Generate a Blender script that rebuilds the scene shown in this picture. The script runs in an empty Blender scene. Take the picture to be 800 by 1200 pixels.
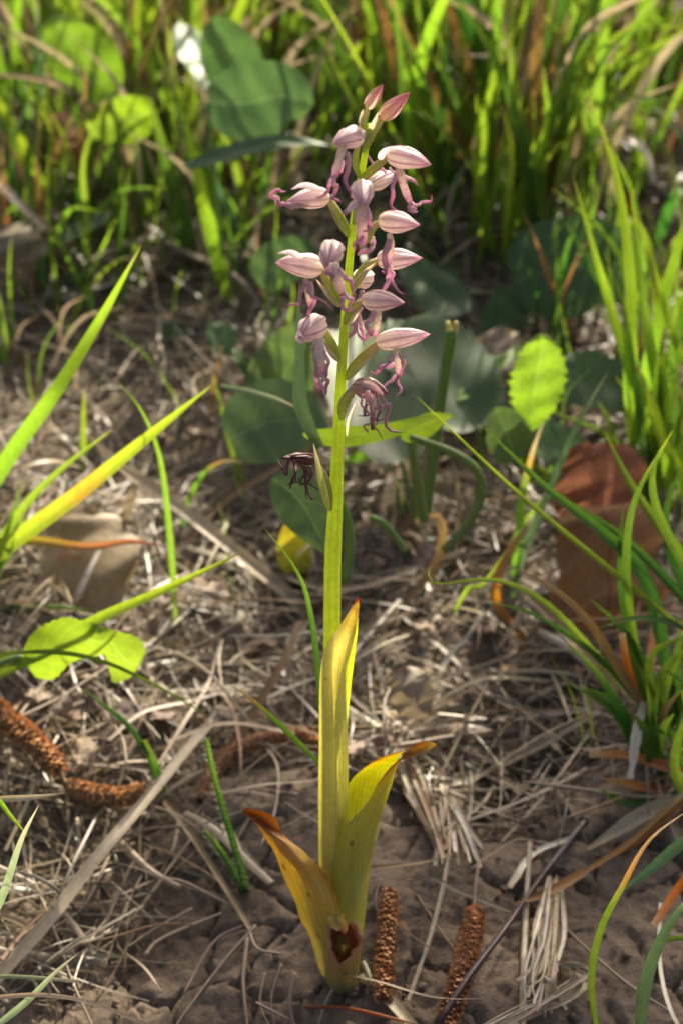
import bpy, math, random
import numpy as np
from mathutils import Vector

random.seed(7)
rng = np.random.default_rng(11)
sc = bpy.context.scene
COL = sc.collection
R = math.radians

# ------------------------------------------------------------------ camera
PITCH = R(30.0)
FPX = 2823.0                      # focal length in pixels of the 800x1200 photograph
DIST = 0.65
CAM = np.array([0.0, -DIST * math.cos(PITCH), 0.163 + DIST * math.sin(PITCH)])
FWD = np.array([0.0, math.cos(PITCH), -math.sin(PITCH)])
UPV = np.array([0.0, math.sin(PITCH), math.cos(PITCH)])
cd = bpy.data.cameras.new('camera')
cam = bpy.data.objects.new('camera', cd)
COL.objects.link(cam)
cam.location = CAM
cam.rotation_euler = (math.pi / 2 - PITCH, 0, 0)
cd.sensor_fit = 'VERTICAL'
cd.sensor_height = 36.0
cd.lens = 36.0 * FPX / 1200.0
cd.clip_start = 0.02
cd.clip_end = 500.0
cd.dof.use_dof = True
cd.dof.focus_distance = 0.645
cd.dof.aperture_fstop = 16.0
sc.camera = cam

# ------------------------------------------------------------------ sky, sun, exposure
SUN_EL, SUN_AZ = R(36.0), R(18.0)          # azimuth from +Y (away from the camera) towards +X
SUN = np.array([math.sin(SUN_AZ) * math.cos(SUN_EL), math.cos(SUN_AZ) * math.cos(SUN_EL), math.sin(SUN_EL)])
world = bpy.data.worlds.new('World')
sc.world = world
world.use_nodes = True
wn = world.node_tree
sky = wn.nodes.new('ShaderNodeTexSky')
sky.sky_type = 'NISHITA'
sky.sun_disc = False
sky.sun_elevation = SUN_EL
sky.sun_rotation = SUN_AZ
sky.dust_density = 7.0
sky.ozone_density = 0.0
sky.air_density = 0.6
bg = wn.nodes['Background']
bg.inputs['Strength'].default_value = 0.105
wn.links.new(sky.outputs[0], bg.inputs[0])
sl = bpy.data.lights.new('sun', 'SUN')
sl.energy = 5.0
sl.angle = R(0.53)
sl.color = (1.0, 0.91, 0.72)
sun = bpy.data.objects.new('sun', sl)
COL.objects.link(sun)
sun.location = (-2, 6, 6)
sun.rotation_euler = Vector(SUN).to_track_quat('Z', 'Y').to_euler()
sc.view_settings.view_transform = 'Standard'
sc.view_settings.look = 'None'
sc.view_settings.gamma = 1.0
sc.view_settings.exposure = 1.3
sc.render.engine = 'CYCLES'
sc.cycles.max_bounces = 8
sc.cycles.transparent_max_bounces = 6
sc.cycles.transmission_bounces = 6
sc.cycles.diffuse_bounces = 5
sc.cycles.use_denoising = True

# ------------------------------------------------------------------ geometry helpers
def nrm(v):
    v = np.asarray(v, float)
    return v / (np.linalg.norm(v) + 1e-12)

def ray(px, py):
    return nrm(FWD * FPX + np.array([1.0, 0, 0]) * (px - 400.0) + UPV * (600.0 - py))

def P(px, py, Y):
    d = ray(px, py)
    return CAM + d * ((Y - CAM[1]) / d[1])

def terr(x, y):
    """the lie of the land, without clods"""
    x = np.asarray(x, float); y = np.asarray(y, float)
    z = 0.12 * np.clip(y, -0.3, 6)
    z = z + 0.006 * np.sin(x * 17 + 1.0) * np.cos(y * 13 + 0.4) + 0.004 * np.sin(x * 37 + y * 29)
    z = z + 0.004 * np.sin(x * 61 - y * 43 + 2.0) * np.sin(y * 51)
    return z - 0.0045

def G(px, py, h=0.0):
    """point of the ground (plus h) seen at a pixel"""
    d = ray(px, py)
    lo, hi = 0.2, 6.0
    for _ in range(46):
        m = (lo + hi) / 2
        q = CAM + d * m
        if q[2] > float(terr(q[0], q[1])) + h: lo = m
        else: hi = m
    return CAM + d * lo

def mpx(p, px):
    """metres that px pixels span at point p"""
    return px * float(np.dot(np.asarray(p) - CAM, FWD)) / FPX

def spline(pts, n):
    """Catmull-Rom through rows of numbers, by chord length"""
    p = np.asarray(pts, float)
    if len(p) == 2:
        t = np.linspace(0, 1, n)[:, None]
        return p[0] * (1 - t) + p[1] * t
    k = min(3, p.shape[1])
    d = np.linalg.norm(np.diff(p[:, :k], axis=0), axis=1) + 1e-9
    s = np.concatenate([[0], np.cumsum(d)]); s /= s[-1]
    e0 = 2 * p[0] - p[1]; e1 = 2 * p[-1] - p[-2]
    q = np.vstack([e0, p, e1])
    out = []
    for u in np.linspace(0, 1, n):
        i = min(int(np.searchsorted(s, u, side='right')) - 1, len(p) - 2)
        i = max(i, 0)
        t = (u - s[i]) / (s[i + 1] - s[i])
        a, b, c, dd = q[i], q[i + 1], q[i + 2], q[i + 3]
        out.append(0.5 * ((2 * b) + (c - a) * t + (2 * a - 5 * b + 4 * c - dd) * t * t + (3 * b - a - 3 * c + dd) * t ** 3))
    return np.array(out)

ORG = {}
def mk(name, v, f, uv=None, mat=None, parent=None, origin=None, smooth=True, attr=None):
    """link ONE mesh object; v in world space; origin defaults to the first vertex"""
    v = np.asarray(v, float)
    o0 = np.asarray(v[0] if origin is None else origin, float)
    me = bpy.data.meshes.new(name)
    me.from_pydata((v - o0).tolist(), [], [tuple(int(i) for i in q) for q in f])
    if uv is not None:
        uv = np.asarray(uv, float)
        lay = me.uv_layers.new(name='UVMap')
        li = np.empty(len(me.loops), dtype=np.int32)
        me.loops.foreach_get('vertex_index', li)
        lay.data.foreach_set('uv', uv[li].ravel())
    if attr is not None:
        a = me.attributes.new('tone', 'FLOAT', 'POINT')
        a.data.foreach_set('value', np.asarray(attr, np.float32))
    if smooth:
        me.polygons.foreach_set('use_smooth', np.ones(len(me.polygons), dtype=bool))
    if mat: me.materials.append(M[mat])
    ob = bpy.data.objects.new(name, me)
    COL.objects.link(ob)
    place(ob, o0, parent)
    return ob

def place(ob, w, parent=None):
    w = np.asarray(w, float)
    if parent is not None:
        ob.parent = parent
        ob.location = w - ORG[parent.name]
    else:
        ob.location = w
    ORG[ob.name] = w

def empty(name, w):
    ob = bpy.data.objects.new(name, None)
    ob.empty_display_size = 0.01
    COL.objects.link(ob)
    place(ob, w)
    return ob

def tag(o, label, cat, group=None, kind=None):
    if label: o['label'] = label
    if cat: o['category'] = cat
    if group: o['group'] = group
    if kind: o['kind'] = kind
    return o

def grid_faces(nr, nc, closed=False):
    f = []
    cc = nc if closed else nc - 1
    for i in range(nr - 1):
        for j in range(cc):
            k = (j + 1) % nc
            f.append((i * nc + j, i * nc + k, (i + 1) * nc + k, (i + 1) * nc + j))
    return f

def prof_blade(s):  return np.clip((0.55 + 1.6 * s), 0, 1) * np.clip((1 - s ** 2.6), 0.012, 1)
def prof_straw(s):  return np.clip((0.75 + 1.6 * s), 0, 1) * np.clip(1.0 - 0.35 * s, 0, 1)
def prof_ovate(s):  return np.clip((np.sin(np.pi * np.clip(s, 0, 1) ** 0.75)) ** 0.75, 0.02, 1)
def prof_round(s):  return np.clip((np.sin(np.pi * np.clip(s * 0.97 + 0.03, 0, 1) ** 0.8)) ** 0.5, 0.03, 1)
def prof_sepal(s):  return np.clip((np.sin(np.pi * np.clip(s, 0, 1) ** 0.6)) ** 0.8, 0.03, 1)

def ribbon(pts, w, prof=prof_blade, hint=None, fold=0.12, ncol=5, nseg=22, twist=(0, 0), ripple=0.0, serr=0, droop=0.0, jit=None):
    """a thin leaf sheet along pts: returns v, f, uv"""
    c = spline(pts, nseg)
    t = np.gradient(c, axis=0)
    t /= np.linalg.norm(t, axis=1)[:, None] + 1e-12
    s = np.linspace(0, 1, nseg)
    hint = nrm(CAM - c[nseg // 2]) * 0.7 + np.array([0, 0, 0.12]) if hint is None else np.asarray(hint, float)
    v = []; uv = []
    u = np.linspace(-1, 1, ncol)
    wv = prof(s) * w * 0.5
    ph = rng.uniform(0, 6.28, 3)
    prev = None
    for i in range(nseg):
        n = hint - t[i] * np.dot(hint, t[i])
        if np.linalg.norm(n) < 0.15 and prev is not None: n = prev - t[i] * np.dot(prev, t[i])
        n = nrm(n); prev = n
        a = nrm(np.cross(t[i], n))
        tw = twist[0] + (twist[1] - twist[0]) * s[i]
        a, n = a * math.cos(tw) + n * math.sin(tw), n * math.cos(tw) - a * math.sin(tw)
        for j in range(ncol):
            ww = wv[i]
            if serr: ww *= 1 + 0.045 * serr * abs(u[j]) ** 3 * (((i + (1 if u[j] > 0 else 0)) % 4) / 1.5 - 1 + 0.5 * math.sin(i * 2.3 + ph[2]))
            off = fold * w * prof(s)[i] * (abs(u[j]) - 0.5) - droop * w * u[j] ** 2
            off += ripple * w * math.sin(s[i] * 11 + ph[0] + u[j] * 2.0) * abs(u[j]) + ripple * 0.5 * w * math.sin(s[i] * 23 + ph[1] - u[j] * 3)
            v.append(c[i] + a * u[j] * ww + n * off)
            uv.append(((u[j] + 1) / 2, s[i]))
    return np.array(v), grid_faces(nseg, ncol), np.array(uv)

def tube(pts, rad, nseg=16, ns=8, flat=1.0, cap=True, noise=0.0):
    """a round or flattened stalk along pts with radii: returns v, f, uv"""
    c = spline(pts, nseg)
    r = np.interp(np.linspace(0, 1, nseg), np.linspace(0, 1, len(rad)), rad)
    t = np.gradient(c, axis=0)
    t /= np.linalg.norm(t, axis=1)[:, None] + 1e-12
    ref = nrm(CAM - c[nseg // 2])
    v = []; uv = []
    prev = None
    for i in range(nseg):
        n = ref - t[i] * np.dot(ref, t[i])
        if np.linalg.norm(n) < 0.2 and prev is not None: n = prev - t[i] * np.dot(prev, t[i])
        n = nrm(n); prev = n
        a = np.cross(t[i], n)
        for j in range(ns):
            th = 2 * math.pi * j / ns
            rr = r[i] * (1 + noise * (rng.random() - 0.5))
            v.append(c[i] + a * math.cos(th) * rr + n * math.sin(th) * rr * flat)
            uv.append((j / ns, i / (nseg - 1)))
    f = grid_faces(nseg, ns, True)
    if cap:
        f.append(tuple(range(ns - 1, -1, -1)))
        f.append(tuple((nseg - 1) * ns + j for j in range(ns)))
    return np.array(v), f, np.array(uv)

def join(parts):
    V = []; F = []; U = []; n = 0
    for v, f, uv in parts:
        V.append(v); U.append(uv)
        F += [tuple(i + n for i in q) for q in f]
        n += len(v)
    return np.vstack(V), F, np.vstack(U)

def rowleaf(rows, nr=30, nc=13, rip=0.0, serr=0.0, jag=0.0):
    """rows (xl,yl,xr,yr,Yl,Yr,bulge): a curved sheet between a left and a right edge, each with its own depth"""
    rr = spline(rows, nr) if len(rows) > 2 else np.asarray(rows)
    v = []; uv = []
    ph = rng.uniform(0, 6, 2)
    jl = spline(rng.normal(0, 1, (9, 4)), nr) * jag if jag else np.zeros((nr, 4))
    for i, (xl, yl, xr, yr, Yl, Yr, b) in enumerate(rr):
        xl += jl[i, 0]; yl += jl[i, 1] * 0.5; xr += jl[i, 2]; yr += jl[i, 3] * 0.5
        for j in range(nc):
            t = j / (nc - 1)
            e = abs(2 * t - 1) ** 4
            k = 1 + serr * e * ((i % 2) - 0.5) * 2
            tt = 0.5 + (t - 0.5) * k
            Y = Yl + (Yr - Yl) * t - b * math.sin(math.pi * t)
            q = P(xl + (xr - xl) * tt, yl + (yr - yl) * tt, Y)
            q = q + np.array([0, -1, 0.4]) * rip * math.sin(i * 0.7 + ph[0] + t * 5) * (0.3 + e)
            v.append(q); uv.append((t, i / (nr - 1)))
    return np.array(v), grid_faces(nr, nc), np.array(uv)

# ------------------------------------------------------------------ materials
M = {}
def newmat(name):
    m = bpy.data.materials.new(name)
    m.use_nodes = True
    nt = m.node_tree
    nt.nodes.clear()
    out = nt.nodes.new('ShaderNodeOutputMaterial')
    M[name] = m
    return m, nt, out

def N(nt, t, **kw):
    n = nt.nodes.new(t)
    for k, v in kw.items(): setattr(n, k, v)
    return n

def ramp(nt, stops, fac):
    r = N(nt, 'ShaderNodeValToRGB')
    el = r.color_ramp.elements
    while len(el) < len(stops): el.new(0.5)
    for e, (p, c) in zip(el, stops):
        e.position = p
        e.color = (*c, 1)
    nt.links.new(fac, r.inputs[0])
    return r.outputs[0]

def mix(nt, a, b, fac, mode='MIX'):
    m = N(nt, 'ShaderNodeMix', data_type='RGBA', blend_type=mode)
    for sock, val in ((m.inputs[6], a), (m.inputs[7], b), (m.inputs[0], fac)):
        if isinstance(val, (tuple, list)): sock.default_value = (*val, 1)
        elif isinstance(val, (int, float)): sock.default_value = val
        else: nt.links.new(val, sock)
    return m.outputs[2]

def math_(nt, op, a, b=0.0, c=0.0):
    m = N(nt, 'ShaderNodeMath', operation=op)
    for i, x in enumerate((a, b, c)):
        if isinstance(x, (int, float)): m.inputs[i].default_value = x
        else: nt.links.new(x, m.inputs[i])
    return m.outputs[0]

def noise(nt, vec, scale, detail=4, rough=0.6):
    n = N(nt, 'ShaderNodeTexNoise')
    n.inputs['Scale'].default_value = scale
    n.inputs['Detail'].default_value = detail
    n.inputs['Roughness'].default_value = rough
    nt.links.new(vec, n.inputs['Vector'])
    return n.outputs[0]

def leafmat(name, stops, trans=0.4, rough=0.45, veins=0.0, vfreq=9.0, blotch=None, var=0.14, hue=0.02, sat=1.05,
            spec=0.4, midrib=None, edge=None, bump=0.25, sss=0.0, spots=None, coat=0.0, netting=False, tone=False):
    """thin or soft plant tissue: colour along the length, parallel veins, mottling, light passing through"""
    m, nt, out = newmat(name)
    uvn = N(nt, 'ShaderNodeUVMap')
    tc = N(nt, 'ShaderNodeTexCoord')
    sep = N(nt, 'ShaderNodeSeparateXYZ')
    nt.links.new(uvn.outputs[0], sep.inputs[0])
    oi = N(nt, 'ShaderNodeObjectInfo')
    rnd = oi.outputs['Random']
    if tone:
        at = N(nt, 'ShaderNodeAttribute', attribute_name='tone')
        rnd = at.outputs['Fac']
        off = N(nt, 'ShaderNodeVectorMath', operation='ADD')
    vec = N(nt, 'ShaderNodeVectorMath', operation='ADD')
    nt.links.new(tc.outputs['Object'], vec.inputs[0])
    nt.links.new(rnd, vec.inputs[1])
    vec = vec.outputs[0]
    n1 = noise(nt, vec, 90, 5)
    vv = math_(nt, 'ADD', sep.outputs[1], math_(nt, 'MULTIPLY', math_(nt, 'SUBTRACT', n1, 0.5), 0.25))
    col = ramp(nt, stops, vv)
    n2 = noise(nt, vec, 420, 4, 0.7)
    col = mix(nt, col, (0.35, 0.33, 0.30), math_(nt, 'MULTIPLY', math_(nt, 'SUBTRACT', n2, 0.35), 0.9), 'MULTIPLY') if bump > 0 else col
    hs = N(nt, 'ShaderNodeHueSaturation')
    nt.links.new(col, hs.inputs['Color'])
    nt.links.new(math_(nt, 'MULTIPLY_ADD', rnd, 2 * hue, 0.5 - hue), hs.inputs['Hue'])
    nt.links.new(math_(nt, 'MULTIPLY_ADD', math_(nt, 'FRACT', math_(nt, 'MULTIPLY', rnd, 7.31)), 2 * var, 1 - var), hs.inputs['Value'])
    col = hs.outputs[0]
    st = None
    if veins:
        st = math_(nt, 'SINE', math_(nt, 'MULTIPLY', math_(nt, 'ADD', sep.outputs[0], math_(nt, 'MULTIPLY', n1, 0.02)), vfreq * 6.283))
        col = mix(nt, col, (0.55, 0.55, 0.5), math_(nt, 'MULTIPLY', math_(nt, 'MULTIPLY_ADD', st, 0.5, 0.5), veins), 'MULTIPLY')
    if midrib:
        mc, mw, ma = midrib
        d = math_(nt, 'ABSOLUTE', math_(nt, 'SUBTRACT', sep.outputs[0], math_(nt, 'MULTIPLY_ADD', n1, 0.03, 0.485)))
        k = math_(nt, 'MULTIPLY', math_(nt, 'LESS_THAN', d, mw), ma)
        col = mix(nt, col, mc, k)
    if netting:
        w = N(nt, 'ShaderNodeMath', operation='ABSOLUTE')
        nt.links.new(math_(nt, 'SUBTRACT', sep.outputs[0], 0.5), w.inputs[0])
        side = math_(nt, 'SINE', math_(nt, 'MULTIPLY', math_(nt, 'SUBTRACT', math_(nt, 'MULTIPLY', sep.outputs[1], 9.0), math_(nt, 'MULTIPLY', w.outputs[0], 5.0)), 6.283))
        st = math_(nt, 'GREATER_THAN', side, 0.93)
        col = mix(nt, col, (1.5, 1.45, 1.2), math_(nt, 'MULTIPLY', st, 0.35), 'MULTIPLY')
    if edge:
        ec, ew = edge
        d = math_(nt, 'ABSOLUTE', math_(nt, 'SUBTRACT', sep.outputs[0], 0.5))
        k = N(nt, 'ShaderNodeMapRange')
        nt.links.new(d, k.inputs[0])
        k.inputs[1].default_value = 0.5 - ew; k.inputs[2].default_value = 0.5
        col = mix(nt, col, ec, math_(nt, 'MULTIPLY', k.outputs[0], 0.75))
    if blotch:
        bc, lo, scl = blotch
        b = noise(nt, vec, scl, 3)
        k = N(nt, 'ShaderNodeMapRange')
        nt.links.new(b, k.inputs[0])
        k.inputs[1].default_value = lo; k.inputs[2].default_value = lo + 0.07
        col = mix(nt, col, bc, k.outputs[0])
    if spots:
        pc, pr, psc = spots
        vo = N(nt, 'ShaderNodeTexVoronoi')
        vo.inputs['Scale'].default_value = psc
        nt.links.new(vec, vo.inputs['Vector'])
        col = mix(nt, col, pc, math_(nt, 'MULTIPLY', math_(nt, 'LESS_THAN', vo.outputs['Distance'], pr), 0.8))
    bs = N(nt, 'ShaderNodeBsdfPrincipled')
    nt.links.new(col, bs.inputs['Base Color'])
    bs.inputs['Roughness'].default_value = rough
    bs.inputs['Specular IOR Level'].default_value = spec
    if coat: bs.inputs['Coat Weight'].default_value = coat
    if sss:
        bs.inputs['Subsurface Weight'].default_value = sss
        bs.inputs['Subsurface Radius'].default_value = (1.0, 0.9, 0.25)
        bs.inputs['Subsurface Scale'].default_value = 0.004
    bp = N(nt, 'ShaderNodeBump')
    bp.inputs['Strength'].default_value = bump
    bp.inputs['Distance'].default_value = 0.0006
    hgt = n2 if st is None else math_(nt, 'MULTIPLY_ADD', st, 0.35, n2)
    nt.links.new(hgt, bp.inputs['Height'])
    nt.links.new(bp.outputs[0], bs.inputs['Normal'])
    if trans > 0:
        tr = N(nt, 'ShaderNodeBsdfTranslucent')
        h2 = N(nt, 'ShaderNodeHueSaturation')
        h2.inputs['Saturation'].default_value = sat
        h2.inputs['Value'].default_value = 1.75
        nt.links.new(col, h2.inputs['Color'])
        nt.links.new(h2.outputs[0], tr.inputs[0])
        nt.links.new(bp.outputs[0], tr.inputs[1])
        ms = N(nt, 'ShaderNodeMixShader')
        ms.inputs[0].default_value = trans
        nt.links.new(bs.outputs[0], ms.inputs[1])
        nt.links.new(tr.outputs[0], ms.inputs[2])
        nt.links.new(ms.outputs[0], out.inputs[0])
    else:
        nt.links.new(bs.outputs[0], out.inputs[0])
    return m

GR = (0.135, 0.215, 0.026); GY = (0.27, 0.34, 0.032); GD = (0.05, 0.105, 0.02); GB = (0.09, 0.15, 0.06)
ST = (0.42, 0.32, 0.18); SB = (0.22, 0.13, 0.062); SG = (0.32, 0.255, 0.16); OR = (0.42, 0.16, 0.03); WH = (0.68, 0.61, 0.48)
leafmat('grass', [(0, (0.16, 0.22, 0.05)), (0.2, GR), (0.85, GR), (0.97, GY)], 0.52, 0.38, 0.5, 5, var=0.2)
leafmat('grass_bright', [(0, GR), (0.3, (0.17, 0.28, 0.028)), (0.9, (0.22, 0.31, 0.03)), (1, (0.3, 0.3, 0.06))], 0.52, 0.38, 0.45, 5)
leafmat('grass_dark', [(0, GD), (0.5, (0.06, 0.15, 0.022)), (1, GR)], 0.38, 0.36, 0.5, 5, var=0.2)
leafmat('grass_blue', [(0, GB), (0.8, (0.09, 0.17, 0.07)), (1, (0.3, 0.3, 0.15))], 0.35, 0.4, 0.5, 6)
leafmat('grass_rust', [(0, GR), (0.35, GY), (0.5, (0.4, 0.24, 0.04)), (0.62, GY), (1, (0.25, 0.33, 0.03))], 0.45, 0.4, 0.4, 5, blotch=((0.4, 0.17, 0.03), 0.62, 120))
leafmat('grass_orange', [(0, GY), (0.3, (0.3, 0.26, 0.04)), (0.55, (0.38, 0.20, 0.06)), (1, (0.34, 0.13, 0.05))], 0.42, 0.42, 0.4, 5)
leafmat('grass_tipped', [(0, GR), (0.55, (0.16, 0.28, 0.03)), (0.72, (0.36, 0.2, 0.05)), (0.85, ST), (1, ST)], 0.42, 0.4, 0.4, 4)
leafmat('grass_silver', [(0, (0.17, 0.24, 0.12)), (0.6, (0.26, 0.31, 0.17)), (1, (0.5, 0.45, 0.3))], 0.35, 0.4, 0.5, 4)
leafmat('straw', [(0, ST), (0.6, (0.50, 0.40, 0.26)), (1, (0.42, 0.33, 0.2))], 0.22, 0.42, 0.55, 5, blotch=((0.30, 0.22, 0.13), 0.6, 160), sat=1.1, spec=0.5)
leafmat('straw_grey', [(0, SG), (1, (0.35, 0.28, 0.19))], 0.15, 0.45, 0.55, 5, blotch=((0.22, 0.18, 0.14), 0.58, 170), sat=1.0)
leafmat('straw_brown', [(0, SB), (0.6, (0.32, 0.19, 0.09)), (1, (0.38, 0.26, 0.14))], 0.22, 0.45, 0.5, 5, sat=1.2)
leafmat('straw_orange', [(0, (0.3, 0.12, 0.03)), (0.5, OR), (0.85, (0.45, 0.24, 0.08)), (1, ST)], 0.35, 0.42, 0.4, 5)
leafmat('straw_white', [(0, SG), (0.4, WH), (1, WH)], 0.15, 0.45, 0.45, 6, blotch=((0.35, 0.3, 0.24), 0.63, 150), sat=1.0)
leafmat('litter', [(0, (0.175, 0.132, 0.076)), (0.5, (0.225, 0.174, 0.104)), (1, (0.14, 0.10, 0.055))], 0.18, 0.4, 0.4, 3, var=0.7, hue=0.012, sat=1.0, tone=True, spec=0.5, bump=0.0)
leafmat('thatch_grass', [(0, (0.14, 0.18, 0.05)), (0.4, (0.10, 0.19, 0.03)), (1, GY)], 0.4, 0.42, 0, 3, var=0.4, hue=0.03, tone=True, bump=0.0)
leafmat('stem', [(0, (0.52, 0.48, 0.14)), (0.3, (0.52, 0.55, 0.11)), (0.6, (0.48, 0.55, 0.09)), (1, (0.42, 0.50, 0.07))], 0.45, 0.36, 0.25, 7, var=0.0, hue=0.0, sat=1.15, sss=0.4, bump=0.12, spec=0.45)
leafmat('basal_leaf', [(0, (0.40, 0.36, 0.14)), (0.25, (0.42, 0.33, 0.09)), (0.6, (0.48, 0.31, 0.08)), (0.76, (0.46, 0.27, 0.09)), (0.84, (0.28, 0.11, 0.04)), (1, (0.17, 0.065, 0.03))], 0.28, 0.42, 0.28, 9, var=0.0, hue=0.0, sat=1.25, bump=0.2, spots=((0.18, 0.06, 0.02), 0.10, 85))
leafmat('basal_leaf_green', [(0, (0.36, 0.34, 0.12)), (0.3, (0.33, 0.34, 0.09)), (0.6, (0.40, 0.38, 0.07)), (0.72, (0.55, 0.42, 0.06)), (0.79, (0.38, 0.18, 0.05)), (0.88, (0.24, 0.10, 0.035)), (0.95, (0.36, 0.24, 0.10)), (1, (0.20, 0.08, 0.03))], 0.36, 0.42, 0.28, 9, var=0.0, hue=0.0, sat=1.3, bump=0.2, spots=((0.2, 0.07, 0.02), 0.10, 85))
leafmat('withered_cup', [(0, (0.42, 0.38, 0.14)), (0.25, (0.44, 0.34, 0.10)), (0.36, (0.50, 0.33, 0.16)), (0.46, (0.42, 0.20, 0.08)), (0.6, (0.26, 0.10, 0.04)), (0.8, (0.22, 0.085, 0.035)), (0.97, (0.36, 0.30, 0.06))], 0.25, 0.4, 0.2, 7, var=0.0, bump=0.5)  # innermost yellow-green stop paints a glint inside the brown hollow
leafmat('sheath', [(0, (0.54, 0.51, 0.17)), (0.5, (0.62, 0.58, 0.16)), (0.85, (0.66, 0.57, 0.19)), (0.955, (0.48, 0.36, 0.1)), (0.985, (0.25, 0.05, 0.03)), (1, (0.2, 0.04, 0.03))], 0.34, 0.4, 0.25, 9, var=0.0, hue=0.0, sat=1.2, bump=0.15, spots=((0.25, 0.1, 0.03), 0.09, 100))
leafmat('ovary', [(0, (0.36, 0.42, 0.09)), (0.5, (0.34, 0.38, 0.10)), (1, (0.44, 0.36, 0.20))], 0.32, 0.4, 0.4, 3, var=0.1, sss=0.2, bump=0.15)
leafmat('bract', [(0, (0.42, 0.42, 0.18)), (0.6, (0.50, 0.42, 0.28)), (1, (0.52, 0.36, 0.28))], 0.4, 0.45, 0.3, 3, var=0.1)
PK = (0.63, 0.44, 0.41)
leafmat('sepal', [(0, (0.76, 0.68, 0.56)), (0.35, (0.74, 0.63, 0.60)), (0.75, (0.68, 0.52, 0.55)), (0.96, (0.52, 0.29, 0.36)), (1, (0.34, 0.12, 0.18))], 0.40, 0.5, 0.32, 4.5, var=0.06, hue=0.012, sat=0.95, midrib=((0.26, 0.07, 0.15), 0.03, 0.85), edge=((0.56, 0.34, 0.42), 0.08), bump=0.45, spec=0.35)
leafmat('sepal_bud', [(0, (0.60, 0.48, 0.32)), (0.5, (0.56, 0.38, 0.34)), (1, (0.42, 0.15, 0.2))], 0.42, 0.42, 0.3, 5, var=0.06, sat=1.15, midrib=((0.30, 0.07, 0.13), 0.02, 0.8), edge=((0.5, 0.25, 0.28), 0.12), bump=0.25)
leafmat('lip', [(0, (0.68, 0.60, 0.50)), (0.6, (0.66, 0.55, 0.50)), (1, (0.56, 0.34, 0.44))], 0.4, 0.45, 0, 3, var=0.08, sat=1.15, spots=((0.30, 0.08, 0.22), 0.24, 1300), bump=0.2)
leafmat('lip_lobe', [(0, (0.62, 0.46, 0.50)), (0.45, (0.58, 0.37, 0.46)), (1, (0.46, 0.20, 0.32))], 0.4, 0.5, 0.5, 2, var=0.15, sat=1.15, bump=0.2)
leafmat('sepal_old', [(0, (0.50, 0.36, 0.30)), (0.5, (0.48, 0.29, 0.30)), (1, (0.36, 0.16, 0.2))], 0.32, 0.5, 0.6, 4, var=0.08, midrib=((0.28, 0.08, 0.14), 0.03, 0.7), bump=0.6)
leafmat('lobe_old', [(0, (0.52, 0.36, 0.34)), (0.6, (0.44, 0.22, 0.28)), (1, (0.14, 0.04, 0.06))], 0.3, 0.5, 0.3, 2, var=0.12, bump=0.5)
leafmat('withered', [(0, (0.20, 0.09, 0.07)), (0.5, (0.17, 0.06, 0.07)), (1, (0.09, 0.025, 0.035))], 0.2, 0.55, 0.5, 3, var=0.1, bump=0.8)
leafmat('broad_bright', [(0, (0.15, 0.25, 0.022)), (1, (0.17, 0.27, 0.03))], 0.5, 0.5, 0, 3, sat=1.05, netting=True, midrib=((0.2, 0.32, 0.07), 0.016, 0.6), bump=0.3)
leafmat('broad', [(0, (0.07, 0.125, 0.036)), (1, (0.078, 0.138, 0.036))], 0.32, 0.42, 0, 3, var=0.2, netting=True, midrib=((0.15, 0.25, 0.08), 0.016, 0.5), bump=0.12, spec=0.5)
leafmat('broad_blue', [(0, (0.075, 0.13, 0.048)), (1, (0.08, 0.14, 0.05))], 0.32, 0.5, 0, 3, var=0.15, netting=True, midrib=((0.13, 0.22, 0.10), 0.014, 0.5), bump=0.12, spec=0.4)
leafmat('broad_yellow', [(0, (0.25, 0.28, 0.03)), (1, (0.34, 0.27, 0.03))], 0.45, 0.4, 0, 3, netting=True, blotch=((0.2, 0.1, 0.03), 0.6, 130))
leafmat('petiole', [(0, (0.18, 0.26, 0.09)), (1, (0.16, 0.28, 0.05))], 0.2, 0.35, 0.3, 3, sss=0.25, bump=0.1)
leafmat('cut_end', [(0, (0.55, 0.5, 0.16)), (1, (0.6, 0.52, 0.2))], 0.2, 0.5, 0, 3, sss=0.2)
leafmat('dead_leaf', [(0, (0.27, 0.135, 0.068)), (0.6, (0.29, 0.14, 0.068)), (1, (0.33, 0.155, 0.07))], 0.32, 0.7, 0, 3, netting=True, spec=0.15, blotch=((0.20, 0.095, 0.05), 0.6, 55), midrib=((0.14, 0.06, 0.03), 0.012, 0.7), bump=0.5, sat=1.0)
leafmat('dead_leaf_pale', [(0, (0.28, 0.19, 0.11)), (1, (0.31, 0.21, 0.125))], 0.22, 0.5, 0, 3, netting=True, blotch=((0.26, 0.13, 0.06), 0.62, 60), bump=0.4, sat=1.15)
leafmat('dead_leaf_grey', [(0, (0.235, 0.17, 0.115)), (1, (0.26, 0.19, 0.13))], 0.15, 0.55, 0, 3, netting=True, blotch=((0.18, 0.11, 0.07), 0.6, 60), bump=0.5, sat=1.1, var=0.25)
leafmat('catkin_scale', [(0, (0.36, 0.17, 0.06)), (1, (0.55, 0.33, 0.14))], 0.2, 0.55, 0, 3, var=0.35, hue=0.01, tone=True, bump=0.0)
leafmat('catkin_core', [(0, (0.16, 0.065, 0.03)), (1, (0.18, 0.07, 0.03))], 0.0, 0.7, 0, 3, bump=0.8)
leafmat('twig', [(0, (0.055, 0.03, 0.032)), (0.7, (0.06, 0.033, 0.036)), (1, (0.22, 0.2, 0.18))], 0.0, 0.38, 0.2, 3, bump=0.6, blotch=((0.16, 0.12, 0.1), 0.66, 300))
leafmat('root', [(0, (0.36, 0.28, 0.19)), (1, (0.30, 0.22, 0.15))], 0.1, 0.55, 0.2, 3, var=0.25, bump=0.4)
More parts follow.
